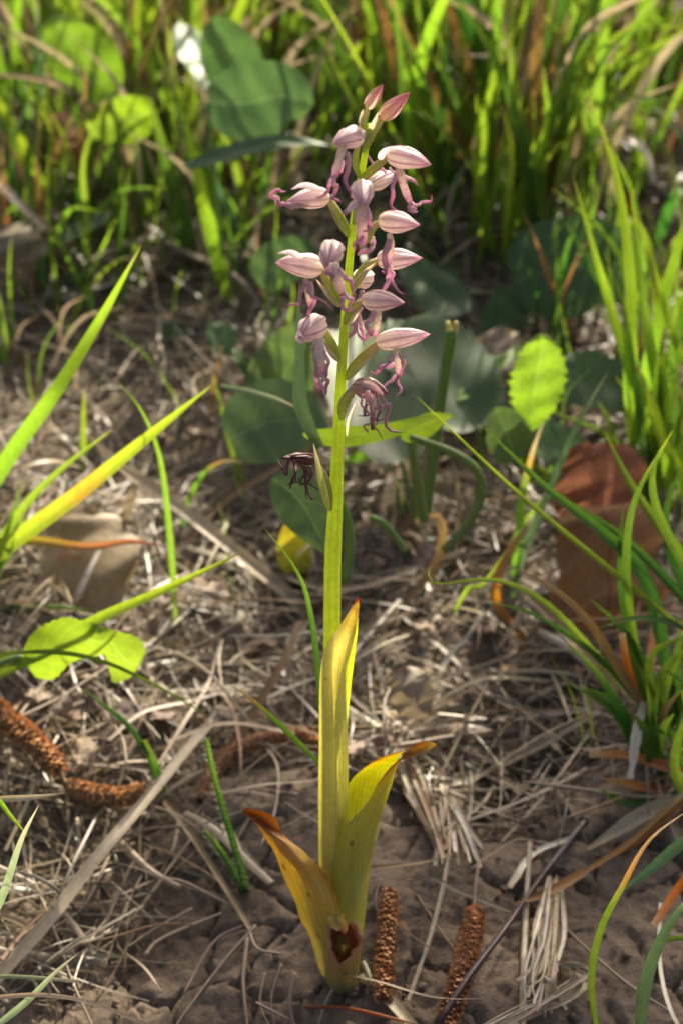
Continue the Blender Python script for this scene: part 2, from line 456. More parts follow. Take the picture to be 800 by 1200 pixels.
leafmat('bark', [(0, (0.12, 0.09, 0.065)), (1, (0.14, 0.1, 0.07))], 0.0, 0.8, 0, 3, bump=1.0)
leafmat('shrub_leaf', [(0, (0.06, 0.13, 0.03)), (1, (0.07, 0.15, 0.03))], 0.3, 0.4, 0, 3, netting=True)
leafmat('hair', [(0, (0.5, 0.55, 0.4)), (1, (0.6, 0.6, 0.5))], 0.4, 0.4, 0, 3, bump=0)

def soilmat(name, dark):
    m, nt, out = newmat(name)
    tc = N(nt, 'ShaderNodeTexCoord')
    ge = N(nt, 'ShaderNodeNewGeometry')
    v = ge.outputs['Position']
    a = noise(nt, v, 38, 6, 0.65)
    b = noise(nt, v, 240, 6, 0.7)
    c = noise(nt, v, 1400, 3, 0.6)
    col = ramp(nt, [(0.28, (0.085 * dark, 0.058 * dark, 0.037 * dark)), (0.5, (0.185 * dark, 0.136 * dark, 0.092 * dark)), (0.72, (0.27 * dark, 0.205 * dark, 0.145 * dark))],
               math_(nt, 'MULTIPLY_ADD', b, 0.55, math_(nt, 'MULTIPLY', a, 0.5)))
    col = mix(nt, col, (0.42, 0.36, 0.28), math_(nt, 'MULTIPLY', math_(nt, 'GREATER_THAN', c, 0.70), 0.5))
    col = mix(nt, col, (0.03, 0.02, 0.014), math_(nt, 'MULTIPLY', math_(nt, 'LESS_THAN', c, 0.30), 0.6))
    bs = N(nt, 'ShaderNodeBsdfPrincipled')
    nt.links.new(col, bs.inputs['Base Color'])
    bs.inputs['Roughness'].default_value = 0.85
    bs.inputs['Specular IOR Level'].default_value = 0.25
    bp = N(nt, 'ShaderNodeBump')
    bp.inputs['Strength'].default_value = 1.0
    bp.inputs['Distance'].default_value = 0.0022
    nt.links.new(math_(nt, 'MULTIPLY_ADD', c, 0.35, b), bp.inputs['Height'])
    nt.links.new(bp.outputs[0], bs.inputs['Normal'])
    nt.links.new(bs.outputs[0], out.inputs[0])
soilmat('soil', 0.85)

# ------------------------------------------------------------------ ground
def hash2(i, j, k):
    h = np.sin(i * 127.1 + j * 311.7 + k * 74.7) * 43758.5453
    return h - np.floor(h)

def worley(x, y, c, k):
    xi = np.floor(x / c); yi = np.floor(y / c)
    f1 = np.full(x.shape, 9.0); f2 = np.full(x.shape, 9.0); idv = np.zeros(x.shape)
    for di in (-1, 0, 1):
        for dj in (-1, 0, 1):
            ci = xi + di; cj = yi + dj
            px = (ci + 0.1 + 0.8 * hash2(ci, cj, k)) * c; py = (cj + 0.1 + 0.8 * hash2(ci, cj, k + 5)) * c
            d = np.hypot(x - px, y - py) / c
            near = d < f1
            f2 = np.where(near, f1, np.minimum(f2, d))
            idv = np.where(near, hash2(ci, cj, k + 9), idv)
            f1 = np.where(near, d, f1)
    return f1, f2, idv

def vnoise(x, y, c, k):
    x = x / c; y = y / c
    xi = np.floor(x); yi = np.floor(y)
    u = x - xi; w = y - yi
    u = u * u * (3 - 2 * u); w = w * w * (3 - 2 * w)
    a = hash2(xi, yi, k); b = hash2(xi + 1, yi, k); cc = hash2(xi, yi + 1, k); d = hash2(xi + 1, yi + 1, k)
    return (a * (1 - u) + b * u) * (1 - w) + (cc * (1 - u) + d * u) * w - 0.5

def micro(x, y):
    wx = x + 0.006 * vnoise(x, y, 0.012, 3) + 0.002 * vnoise(x, y, 0.004, 4)
    wy = y + 0.006 * vnoise(x, y, 0.012, 13) + 0.002 * vnoise(x, y, 0.004, 14)
    f1, f2, idv = worley(wx, wy, 0.022, 1)
    z = 0.0030 * (idv - 0.4) + 0.0006 * (1 - f1) - 0.0042 * np.exp(-((f2 - f1) / 0.055) ** 2) * np.clip(0.35 + 2.2 * vnoise(x, y, 0.03, 41), 0, 1)
    g1, g2, idg = worley(wx, wy, 0.0075, 2)
    z += 0.0022 * (idg - 0.5) * (1 - g1) - 0.0007 * np.exp(-((g2 - g1) / 0.10) ** 2)
    h1, h2, idh = worley(wx, wy, 0.0035, 6)
    z += 0.0016 * (idh - 0.45) * (1 - h1)
    z += 0.0022 * vnoise(x, y, 0.009, 21) + 0.0016 * vnoise(x, y, 0.004, 22) + 0.0009 * vnoise(x, y, 0.0019, 23)
    z += 0.006 * vnoise(x, y, 0.04, 24)
    return z

def axis(a, b, step, end_lo, end_hi, g=1.25):
    core = list(np.arange(a, b, step))
    hi = []; s = step; q = core[-1]
    while q < end_hi:
        s *= g; q += s; hi.append(q)
    lo = []; s = step; q = core[0]
    while q > end_lo:
        s *= g; q -= s; lo.append(q)
    return np.array(lo[::-1] + core + hi)

gx = axis(-0.21, 0.21, 0.0012, -60, 60, 1.22)
gy = axis(-0.09, 0.16, 0.0012, -60, 120, 1.07)
X, Yg = np.meshgrid(gx, gy)
fade = np.clip(1.6 - np.abs(Yg) / 1.5, 0, 1) * np.clip(1.6 - np.abs(X) / 1.0, 0, 1)
Z = terr(X, Yg) + micro(X, Yg) * fade
gv = np.stack([X.ravel(), Yg.ravel(), Z.ravel()], 1)
nc = len(gx); nr_ = len(gy)
ii, jj = np.meshgrid(np.arange(nr_ - 1), np.arange(nc - 1), indexing='ij')
b0 = (ii * nc + jj).ravel()
quads = np.stack([b0, b0 + 1, b0 + nc + 1, b0 + nc], 1).astype(np.int32)

def fastmesh(name, v, quads, uv=None, tone=None, mat=None, origin=(0, 0, 0)):
    me = bpy.data.meshes.new(name)
    v = np.asarray(v, np.float32) - np.asarray(origin, np.float32)
    me.vertices.add(len(v)); me.vertices.foreach_set('co', v.ravel())
    nq, k = quads.shape
    me.loops.add(nq * k); me.loops.foreach_set('vertex_index', quads.ravel().astype(np.int32))
    me.polygons.add(nq); me.polygons.foreach_set('loop_start', np.arange(0, nq * k, k, dtype=np.int32))
    me.polygons.foreach_set('use_smooth', np.ones(nq, dtype=bool))
    me.update(calc_edges=True)
    if uv is not None:
        lay = me.uv_layers.new(name='UVMap')
        lay.data.foreach_set('uv', np.asarray(uv, np.float32)[quads.ravel()].ravel())
    if tone is not None:
        a = me.attributes.new('tone', 'FLOAT', 'POINT')
        a.data.foreach_set('value', np.asarray(tone, np.float32))
    if mat: me.materials.append(M[mat])
    ob = bpy.data.objects.new(name, me)
    COL.objects.link(ob)
    ob.location = origin
    ORG[ob.name] = np.asarray(origin, float)
    return ob

ground = tag(fastmesh('ground', gv, quads, mat='soil'), 'bare cracked brown soil under the litter', 'ground', kind='structure')

# loose clods, pieces of the ground
import bmesh
def clod_mesh(k):
    bm = bmesh.new()
    bmesh.ops.create_icosphere(bm, subdivisions=3, radius=1.0)
    pr = rng.uniform(-10, 10, 3)
    for v in bm.verts:
        q = np.array(v.co)
        s = 1 + 0.22 * math.sin(q[0] * 2.7 + pr[0]) * math.sin(q[1] * 3.1 + pr[1]) + 0.14 * math.sin(q[2] * 5 + pr[2] + q[0] * 4) + 0.07 * math.sin(q[1] * 11 + q[2] * 9)
        s = round(s * 9) / 9 * 0.4 + s * 0.6 + rng.uniform(-0.03, 0.03)
        v.co = v.co * s
        v.co.z *= 0.7
    me = bpy.data.meshes.new('soil_clod')
    bm.to_mesh(me); bm.free()
    me.polygons.foreach_set('use_smooth', np.ones(len(me.polygons), dtype=bool))
    me.materials.append(M['soil'])
    return me
clods = [clod_mesh(k) for k in range(7)]
spots = [(585, 925, 24), (615, 905, 20), (640, 930, 22), (560, 950, 18), (600, 955, 16), (660, 960, 18), (575, 900, 14), (630, 880, 17), (540, 900, 12), (655, 900, 13)]
spots += [(382, 1163, 14), (398, 1172, 12), (414, 1166, 15), (425, 1158, 10), (372, 1154, 11), (407, 1180, 9), (390, 1178, 8)]
for k in range(70):
    spots.append((random.uniform(120, 800), random.uniform(880, 1195), random.choice([4, 5, 6, 7, 8, 10, 13])))
for k, (px, py, w) in enumerate(spots):
    if abs(px - 400) < 40 and 1000 < py < 1150: continue
    p = G(px, py)
    o = bpy.data.objects.new('soil_clod', clods[k % 7])
    COL.objects.link(o)
    place(o, p + np.array([0, 0, 0.0008 + float(micro(p[:1], p[1:2])[0])]), ground)
    o.scale = [mpx(p, w) * 0.5 * random.uniform(0.85, 1.15) for _ in range(3)]
    o.rotation_euler = (random.uniform(-0.3, 0.3), random.uniform(-0.3, 0.3), random.uniform(0, 6.28))

# ------------------------------------------------------------------ the orchid
BASE = P(396, 1142, 0.0)
orchid = tag(empty('wild_orchid', BASE), 'tall yellow-green wild orchid with a spike of pink hooded flowers', 'orchid')
def part(name, geo, mat, parent=None, **kw):
    v, f, uv = geo
    return mk(name, v, f, uv, mat, parent if parent is not None else orchid, **kw)

stem_px = [(396, 1146, 13), (393, 1080, 13.5), (391, 1000, 13.5), (390, 900, 13), (389, 800, 11.5), (389, 720, 10.8), (390, 650, 10.2), (393, 590, 10.4), (396, 520, 10.2), (398, 470, 10), (401, 420, 8.4), (405, 360, 7), (410, 300, 6), (416, 245, 5.2), (423, 205, 4.6), (429, 170, 4.2), (434, 146, 3.6)]
sp = [P(x, y, 0.0) for x, y, r in stem_px]
part('stem', tube(sp, [mpx(p, r) for p, (x, y, r) in zip(sp, stem_px)], 70, 20), 'stem')

# sheathing leaf round the stem, its free tip leaning right
Yr = 0.0
sheath = part('sheathing_leaf', rowleaf([
    (374, 1080, 408, 1080, 0.0015, 0.0015, 0.0058), (373, 940, 408, 940, 0.0015, 0.0015, 0.0064), (373.5, 890, 408, 890, 0.0015, 0.0015, 0.0066),
    (374, 840, 406.5, 842, 0.0012, 0.0005, 0.0068), (374.5, 800, 404.5, 806, 0.0008, -0.001, 0.0068), (377, 775, 405.5, 782, 0.000, -0.003, 0.0060),
    (382, 757, 410.5, 765, -0.002, -0.0045, 0.0048), (390, 744, 414.5, 750, -0.0042, -0.0055, 0.0034), (399, 732, 417.5, 736, -0.0055, -0.006, 0.0022),
    (406, 721, 419.5, 722, -0.0064, -0.0066, 0.0014), (413, 710, 420.5, 710, -0.007, -0.007, 0.0007), (419.5, 700, 421.5, 700.5, -0.0074, -0.0074, 0)], 46, 15), 'sheath')
part('rear_fold', rowleaf([
    (396, 905, 402, 905, 0.003, 0.003, -0.001), (397, 880, 404.5, 880, 0.001, 0.004, -0.001), (399, 840, 407.5, 840, 0.000, 0.004, -0.001), (401, 800, 411.5, 800, 0.000, 0.003, -0.001),
    (405, 770, 415.5, 768, -0.001, 0.0015, -0.001), (410, 745, 418.5, 742, -0.003, -0.0015, -0.0005), (415, 727, 419.6, 724, -0.0055, -0.005, 0)], 24, 7), 'stem', sheath)

# basal leaves
part('basal_leaf', rowleaf([
    (383, 1160, 412, 1166, 0.003, -0.001, 0.003), (374, 1128, 420, 1146, 0.004, -0.003, 0.0070), (362, 1096, 416, 1112, 0.003, -0.004, 0.0095), (349, 1066, 410, 1080, 0.002, -0.005, 0.0105), (338, 1040, 400, 1052, 0.001, -0.005, 0.0105),
    (328, 1015, 389, 1036, 0.000, -0.004, 0.0100), (318, 993, 371, 1013, -0.001, -0.004, 0.0090), (309, 979, 355, 995, -0.002, -0.004, 0.0075), (300, 968, 339, 985, -0.004, -0.003, 0.0045),
    (293, 960, 329, 976, -0.006, -0.004, -0.0005), (286, 953, 322, 958, -0.007, -0.006, -0.004), (285, 949, 309, 949, -0.0085, -0.008, -0.0035), (289, 947, 299, 946, -0.0095, -0.0095, -0.001)], 44, 17, rip=0.0008, jag=1.6), 'basal_leaf')
part('basal_leaf', rowleaf([
    (388, 1164, 414, 1160, -0.001, 0.002, 0.003), (382, 1146, 419, 1136, -0.001, 0.002, 0.0060), (384, 1110, 424, 1100, -0.003, 0.004, 0.0085), (386, 1075, 428, 1065, -0.004, 0.005, 0.0090), (388, 1040, 432, 1030, -0.005, 0.006, 0.0090),
    (391, 1008, 437, 994, -0.005, 0.006, 0.0080), (396, 985, 444, 962, -0.005, 0.006, 0.0062), (404, 967, 451, 938, -0.005, 0.005, 0.0042), (417, 956, 458, 915, -0.005, 0.004, 0.0020),
    (431, 941, 465, 896, -0.004, 0.002, -0.0005), (445, 915, 474, 886, -0.003, -0.001, -0.0015), (462, 897, 488, 873, -0.003, -0.003, -0.0015), (482, 888, 501, 870, -0.004, -0.004, -0.001), (500, 882, 510, 871, -0.005, -0.005, 0), (508, 877, 512, 873, -0.0055, -0.0055, 0)], 48, 17, rip=0.0007, jag=1.2), 'basal_leaf_green')
# inner, lit half of the same leaf, rolled behind towards the stem
part('inner_fold', rowleaf([
    (403, 1012, 440, 985, 0.006, 0.008, -0.002), (403, 985, 446, 955, 0.006, 0.008, -0.003), (405, 955, 453, 925, 0.006, 0.007, -0.003), (406, 930, 460, 903, 0.006, 0.005, -0.003),
    (410, 916, 467, 888, 0.005, 0.003, -0.002), (424, 902, 474, 880, 0.003, 0.000, -0.001), (446, 888, 484, 875, 0.000, -0.002, 0), (472, 880, 495, 872, -0.003, -0.0035, 0)], 30, 13), 'basal_leaf_green', sheath)
# the third leaf, withered back to a brown cup
def cup():
    """torn oval mouth of a withered leaf: outer skin, rim, hollow inside"""
    v = []; uv = []
    rings = [(402, 1166, 9, 2, -0.004, 0.0), (401, 1150, 17, 4, -0.0085, 0.06), (402, 1130, 19, 12, -0.0112, 0.14), (402, 1110, 19, 25, -0.0130, 0.25), (402, 1103, 18.5, 27, -0.0160, 0.38), (402, 1103, 16.5, 25, -0.0168, 0.46), (402, 1104, 14.5, 22, -0.0158, 0.55), (402, 1105, 12, 18, -0.0135, 0.68), (402, 1108, 8, 12, -0.0118, 0.85), (402, 1110, 3, 4, -0.0110, 1.0)]
    rings = spline(rings, 30)
    nc2 = 36
    for i, (cx, cy, rx, ry, Yd, s) in enumerate(rings):
        k = max(0.0, 1 - abs(s - 0.45) * 3.2)
        for j in range(nc2):
            th = 2 * math.pi * j / nc2
            rim = 1 + k * (0.20 * math.sin(3 * th + 0.6) + 0.10 * math.sin(2 * th + 1.1) + 0.09 * math.sin(7 * th + 2) + 0.05 * math.sin(13 * th))
            tilt = 0.0035 * math.sin(th) * (ry / 26)
            v.append(P(cx + rx * math.cos(th) * rim, cy - ry * math.sin(th) * rim, Yd + tilt - 0.0012 * k * math.sin(2 * th + 1)))
            uv.append((j / nc2, s))
    return np.array(v), grid_faces(len(rings), nc2, True), np.array(uv)
wl = part('withered_basal_leaf', cup(), 'withered_cup')
part('torn_flap', ribbon([P(389, 1072, -.0125), P(396, 1080, -.0160), P(402, 1088, -.0178), P(403, 1096, -.0182)], 0.0048, prof_ovate, None, 0.3, 7, 12, (0.2, -0.5), 0.1), 'basal_leaf', wl)

def hood(base, tip, wid, up, roll=0.0, crumple=0.0, span=62, kh=1.0, gape=0.0):
    """three sepals leaning together into a pointed helmet: list of geometries"""
    base = np.asarray(base); tip = np.asarray(tip)
    ax = tip - base; L = np.linalg.norm(ax); ax /= L
    u = nrm(np.asarray(up) - ax * np.dot(up, ax)); s = np.cross(ax, u)
    out = []
    for c0, rk, k in ((0, 1.07, 0), (102, 0.97, 1), (-102, 0.95, 2)):
        v = []; uv = []
        nr, nc = 20, 13
        ph = rng.uniform(0, 6, 4)
        for i in range(nr):
            t = i / (nr - 1)
            f = (t ** 0.5 * (1 - t) ** 0.95) / 0.49
            f = max(f, 0.0)
            for j in range(nc):
                q = j / (nc - 1) * 2 - 1
                sp_ = span * (1 if t < 0.6 else 1 - 0.25 * (t - 0.6))
                th = R(c0 + roll + q * sp_)
                r = wid * 0.5 * f * rk * (1 + 0.09 * abs(q) ** 4 * (1 if k == 0 else 0.5) + 0.035 * math.cos(q * 9) + (0.03 if k == 0 else 0.05) * math.sin(t * 7 + ph[2]) * q)
                if crumple: r *= 1 + crumple * (math.sin(t * 13 + ph[0] + q * 4) * 0.5 + math.sin(q * 11 + ph[1] + t * 5) * 0.5)
                x = t * (1.0 + (0.02 if k else 0.0)) + 0.02 * gape * k
                sag = -0.10 * L * t * t * 0.3
                g = gape * t * t * L * 0.25 * (1 if k == 0 else -0.3)
                v.append(base + ax * L * x + (u * math.cos(th) * kh + s * math.sin(th)) * r + u * (sag + g))
                uv.append((j / (nc - 1), t))
        out.append((np.array(v), grid_faces(nr, nc), np.array(uv)))
    return out

def pw(lst, Y):
    """pixel polyline -> world; entries (px,py) or (px,py,dY)"""
    return [P(q[0], q[1], Y + (q[2] if len(q) > 2 else 0.0)) for q in lst]

def flower(d):
    Y = d['Y']
    b = P(*d['base'], Y); t = P(*d['tip'], Y + d.get('dt', 0.0))
    L = np.linalg.norm(t - b)
    w = mpx(b, d['w'])
    old = d.get('old', 0)
    sm = d.get('sm', ('sepal', 'sepal_old', 'withered')[old])
    lm = ('lip', 'lobe_old', 'withered')[old]
    om = ('lip_lobe', 'lobe_old', 'withered')[old]
    ov = pw(d['ov'], 0.0)
    ov[-1] = b + (t - b) * 0.06
    r = mpx(b, d.get('ow', 10)) * 0.5
    fl = part(d.get('name', 'flower'), tube(ov, [r * 0.55, r * 0.95, r, r * 0.9, r * 0.6], 14, 10), 'ovary')
    for g in hood(b, t, w, d.get('up', (0, -0.15, 1)), d.get('roll', 0), d.get('cr', 0.045 + 0.06 * old), kh=d.get('kh', 1.0), gape=d.get('gape', 0.0), span=d.get('span', 62)):
        part('sepal', g, sm, fl)
    for pts, wd in d.get('lip', []):
        q = pw(pts, Y)
        rr = mpx(b, wd) * 0.5
        part('lip', tube(q, [rr * 0.8, rr, rr * 0.85, rr * 0.9, rr * 0.5], 14, 10, 0.35, noise=0.12), lm, fl)
    for pts, wd in d.get('lobe', []):
        q = list(spline(pw(pts, Y), 6))
        for i_ in range(1, 6): q[i_] = q[i_] + rng.normal(0, 0.00028 + 0.00022 * old + 0.00008 * i_, 3)
        q.append(q[-1] + (q[-1] - q[-2]) * 0.5 + rng.normal(0, 0.0006, 3))
        rr = mpx(b, wd) * (0.42, 0.34, 0.4)[old]
        part('lip_lobe', tube(q, [rr * 0.7, rr * 0.95, rr * 0.75, rr * 0.8, rr * 0.5, rr * 0.2], 20, 8, 0.4, noise=0.2), om, fl)
    for pts, wd in d.get('petal', []):
        part('petal', ribbon(pw(pts, Y), mpx(b, wd), prof_sepal, fold=0.15, ncol=7, nseg=14), sm, fl)
    for pts, wd in d.get('br', []):
        part('bract', ribbon(pw(pts, 0.0), mpx(b, wd), prof_ovate, fold=0.25, ncol=5, nseg=12), d.get('bm', 'bract'), fl)
    return fl

F = [
 dict(name='flower_bud', sm='sepal_bud', base=(430, 127), tip=(447, 99), w=19, Y=-0.001, ov=[(426, 152, 0), (426, 140, 0), (429, 125, 0)], ow=9, roll=60, br=[([(424, 158), (423, 142, -.001), (425, 128, -.002)], 6)]),
 dict(name='flower_bud', sm='sepal_bud', base=(446, 140), tip=(478, 108), w=24, Y=0.0, ov=[(426, 178, 0), (434, 158, 0), (447, 137, 0)], ow=11, roll=50, br=[([(428, 160), (437, 146, -.002), (443, 131, -.003)], 6)]),
 dict(base=(424, 158), tip=(390, 167), w=32, Y=-0.004, dt=-0.008, ov=[(421, 208, -.001), (416, 188, -.003), (422, 160, -.004)], ow=8, roll=20,
      lip=[([(403, 165, -.006), (396, 192, -.008), (390, 209, -.009)], 11)], lobe=[([(391, 207, -.009), (385, 217, -.009), (382, 227, -.009)], 7), ([(393, 205, -.009), (392, 222, -.009), (396, 236, -.009)], 7), ([(406, 178, -.007), (408, 198, -.009), (406, 219, -.009)], 9), ([(400, 188, -.004), (399, 197, -.004), (399, 208, -.004)], 4)],
      petal=[([(414, 150, -.003), (422, 156, -.004), (428, 162, -.004)], 10)]),
 dict(base=(453, 181), tip=(504, 191), w=32, Y=-0.003, dt=-0.004, ov=[(424, 209, 0), (440, 196, -.003), (457, 181, -.003)], ow=11, roll=-10, gape=0.05,
      lip=[([(466, 192, -.002), (473, 219, -.004), (481, 239, -.005)], 10)], lobe=[([(463, 203, -.003), (460, 222, -.006), (459, 244, -.006)], 7), ([(482, 237, -.005), (492, 239, -.005), (504, 239, -.005)], 5), ([(481, 238, -.005), (482, 244, -.006), (487, 248, -.006)], 7), ([(472, 207, -.003), (480, 211, -.003), (488, 214, -.003)], 6)],
      petal=[([(444, 187, -.001), (450, 178, -.002), (462, 171, -.003)], 8)]),
 dict(base=(432, 219), tip=(464, 201), w=26, Y=0.009, dt=0.008, ov=[(423, 238, .002), (428, 228, .006), (433, 218, .009)], ow=8, roll=30, lobe=[([(452, 203, 0), (440, 193, -.002), (428, 184, -.004)], 6), ([(456, 196, 0), (464, 206, 0)], 4)]),
 dict(base=(424, 219), tip=(425, 238), w=34, Y=-0.005, dt=-0.012, ov=[(415, 262, -.002), (419, 240, -.004), (424, 222, -.005)], ow=9, up=(0.1, -0.4, 1), kh=1.0, roll=10,
      lip=[([(424, 235, -.008), (423, 258, -.010), (425, 287, -.010)], 15)], lobe=[([(414, 238, -.008), (408, 246, -.010), (402, 252, -.010)], 9), ([(429, 240, -.008), (431, 255, -.010), (432, 271, -.010)], 8), ([(424, 276, -.0105), (418, 288, -.0105)], 7)],
      petal=[([(420, 236, -.010), (412, 242, -.011), (405, 252, -.011)], 9)]),
 dict(base=(387, 231), tip=(336, 235), w=30, Y=-0.001, dt=-0.003, ov=[(408, 276, 0), (397, 254, -.002), (384, 229, -.001)], ow=12, roll=-12,
      lobe=[([(350, 240, -.004), (337, 241, -.004), (323, 239, -.004)], 7), ([(325, 240, -.004), (323, 230, -.005), (329, 218, -.005)], 8)], lip=[([(362, 238, -.003), (346, 241, -.004), (334, 240, -.004)], 8)],
      petal=[([(376, 222, -.004), (356, 217, -.004), (341, 222, -.004)], 8)], br=[([(403, 272), (393, 255, -.003), (385, 240, -.003)], 5)]),
 dict(base=(379, 315), tip=(324, 306), w=34, Y=-0.004, dt=-0.003, ov=[(397, 358, -.002), (386, 336, -.004), (376, 314, -.004)], ow=11, roll=-15, gape=0.12,
      lip=[([(358, 326, -.003), (361, 342, -.004), (365, 362, -.004)], 9)], lobe=[([(356, 329, -.004), (352, 354, -.005), (335, 360, -.006)], 6), ([(364, 330, -.004), (368, 350, -.005), (364, 373, -.005)], 8), ([(359, 332, -.004), (361, 345, -.005), (369, 353, -.005)], 5)],
      petal=[([(355, 303, -.005), (340, 296, -.005), (325, 297, -.005)], 8)], br=[([(397, 360, -.004), (382, 342, -.005), (370, 327, -.005)], 6)]),
 dict(base=(391, 289), tip=(383, 311), w=36, Y=-0.008, dt=-0.010, ov=[(399, 352, -.003), (391, 325, -.006), (391, 295, -.008)], ow=9, up=(-0.1, -0.5, 1), roll=-10,
      lip=[([(391, 308, -.011), (395, 326, -.014), (402, 346, -.014)], 13)], lobe=[([(386, 312, -.013), (384, 322, -.014), (389, 332, -.014)], 8), ([(398, 315, -.013), (406, 330, -.014), (415, 346, -.014)], 8), ([(401, 342, -.014), (401, 356, -.014), (404, 369, -.014)], 8), ([(402, 343, -.014), (409, 350, -.014), (411, 359, -.014)], 6)]),
 dict(base=(443, 259), tip=(491, 262), w=32, Y=0.0, dt=-0.004, ov=[(430, 284, 0), (436, 268, 0), (446, 257, 0)], ow=9, roll=-8,
      lip=[([(456, 273, -.003), (458, 292, -.004), (455, 312, -.004)], 8)], lobe=[([(457, 280, -.005), (451, 300, -.006), (449, 322, -.006)], 11), ([(455, 310, -.005), (459, 321, -.005), (466, 331, -.005)], 6)]),
 dict(base=(440, 305), tip=(494, 301), w=30, Y=0.003, dt=0.0, ov=[(412, 338, .001), (428, 314, .002), (444, 297, .003)], ow=12, roll=5, br=[([(410, 340, 0), (424, 322, 0), (440, 308, 0)], 6)],
      lobe=[([(456, 314, 0), (452, 330, 0), (446, 342, 0)], 8)]),
 dict(base=(420, 330), tip=(434, 322), w=30, Y=0.012, dt=0.012, ov=[(406, 352, .004), (412, 340, .008), (420, 331, .012)], ow=8, lobe=[([(424, 340, -.002), (418, 370, -.004), (411, 398, -.004)], 9), ([(424, 360, -.003), (420, 382, -.004), (424, 396, -.004)], 7), ([(437, 277, -.006), (432, 292, -.006), (424, 300, -.006)], 9)]),
 dict(base=(424, 352), tip=(473, 353), w=30, Y=-0.003, dt=-0.006, ov=[(405, 379, -.001), (413, 362, -.003), (426, 350, -.003)], ow=12, roll=0,
      lip=[([(443, 362, -.003), (442, 378, -.004), (438, 396, -.004)], 8)], lobe=[([(437, 364, -.004), (430, 380, -.005), (433, 396, -.005)], 9), ([(438, 388, -.005), (428, 392, -.005), (420, 395, -.005)], 6)], br=[([(405, 382, -.003), (414, 372, -.004), (424, 357, -.004)], 7)]),
 dict(base=(440, 402), tip=(502, 390), w=29, Y=-0.003, dt=-0.004, ov=[(406, 443, 0), (420, 424, -.002), (438, 404, -.003)], ow=13, roll=5, gape=0.08, cr=0.04, br=[([(407, 446, -.003), (424, 428, -.005), (444, 409, -.005)], 5)],
      lip=[([(463, 404, -.003), (466, 426, -.004), (467, 442, -.004)], 8)], lobe=[([(466, 438, -.004), (465, 450, -.004), (470, 462, -.004)], 5), ([(462, 426, -.003), (450, 432, -.003), (438, 438, -.003)], 7), ([(464, 440, -.004), (458, 448, -.004), (454, 452, -.004)], 5), ([(462, 414, -.005), (456, 426, -.006), (448, 434, -.006)], 5), ([(467, 414, -.005), (472, 430, -.006), (468, 446, -.006)], 5)], old=0),
 dict(base=(377, 379), tip=(350, 394), w=38, Y=-0.006, dt=-0.010, ov=[(396, 420, -.003), (390, 405, -.005), (379, 384, -.006)], ow=11, up=(-0.1, -0.4, 1), roll=25, old=0, sm='sepal', cr=0.05,
      lip=[([(373, 397, -.009), (374, 420, -.012), (377, 440, -.012)], 15)], lobe=[([(366, 405, -.011), (367, 425, -.012), (372, 440, -.012)], 7), ([(380, 410, -.011), (385, 424, -.012), (383, 440, -.012)], 7), ([(374, 436, -.012), (370, 446, -.012), (371, 455, -.012)], 7), ([(378, 436, -.012), (384, 446, -.012), (383, 456, -.012)], 7), ([(376, 438, -.013), (377, 448, -.013), (378, 457, -.013)], 6)],
      petal=[([(358, 400, -.010), (351, 396, -.010), (350, 385, -.010)], 10)], br=[([(397, 424, -.006), (386, 412, -.008), (379, 398, -.008)], 6)]),
 dict(base=(414, 452), tip=(455, 459), w=29, Y=-0.008, dt=-0.006, ov=[(400, 490, -.004), (403, 472, -.007), (410, 455, -.008)], ow=13, roll=0, old=1, cr=0.10,
      lip=[([(430, 458, -.012), (436, 478, -.013), (436, 504, -.013)], 7)], lobe=[([(442, 460, -.011), (451, 476, -.012), (453, 492, -.012), (461, 508, -.012)], 7), ([(427, 462, -.012), (429, 474, -.013), (434, 488, -.013)], 6), ([(434, 462, -.012), (441, 478, -.012), (440, 496, -.012)], 5), ([(434, 496, -.013), (430, 503, -.013)], 4), ([(424, 462, -.012), (424, 476, -.013), (431, 490, -.014)], 5), ([(446, 464, -.012), (446, 484, -.013), (442, 500, -.013)], 5), ([(438, 462, -.014), (435, 480, -.015), (441, 505, -.015)], 5)],
      petal=[([(420, 448, -.012), (436, 452, -.013), (452, 466, -.012)], 8)], br=[([(406, 512, -.006), (408, 492, -.008), (417, 470, -.010)], 3.5)]),
 dict(base=(371, 540), tip=(333, 534), w=17, Y=-0.004, dt=-0.006, ov=[(387, 597, -.002), (383, 565, -.004), (372, 540, -.004)], ow=9, roll=10, old=2, cr=0.22, bm='ovary',
      lobe=[([(355, 545, -.006), (354, 560, -.007), (359, 573, -.007), (370, 585, -.007)], 5), ([(352, 545, -.006), (356, 562, -.007), (364, 570, -.007)], 4), ([(358, 546, -.006), (361, 558, -.006), (358, 574, -.006)], 4), ([(350, 560, -.006), (346, 570, -.006)], 3), ([(345, 540, -.007), (348, 556, -.009), (343, 566, -.009)], 5), ([(362, 546, -.007), (366, 558, -.009), (364, 572, -.009)], 5), ([(340, 536, -.007), (334, 540, -.008), (336, 548, -.008)], 5)], br=[([(386, 600, -.006), (378, 570, -.008), (367, 519, -.005)], 9)]),
]
for d in F: flower(d)
# inner spike tip
# ------------------------------------------------------------------ grass
def gy_of(px, py): return G(px, py)[1]

def blade(pts, w, mat, Y0=None, lean=0.0, parent=None, name=None, prof=prof_blade, fold=0.18, twist=(0, 0), hint=None, nseg=24):
    """pts in pixels from foot to tip; the foot stands on the ground unless Y0 is given; lean = how far the tip comes forward (-) or back (+)"""
    y0 = gy_of(*pts[0][:2]) if Y0 is None else Y0
    n = len(pts)
    q = [P(p[0], p[1], y0 + lean * (i / (n - 1)) ** 1.3) for i, p in enumerate(pts)]
    ob = mk(name or ('blade' if parent else 'grass_shoot'), *ribbon(q, mpx(q[0], w), prof, hint, fold, 5, nseg, twist), mat, parent)
    return ob

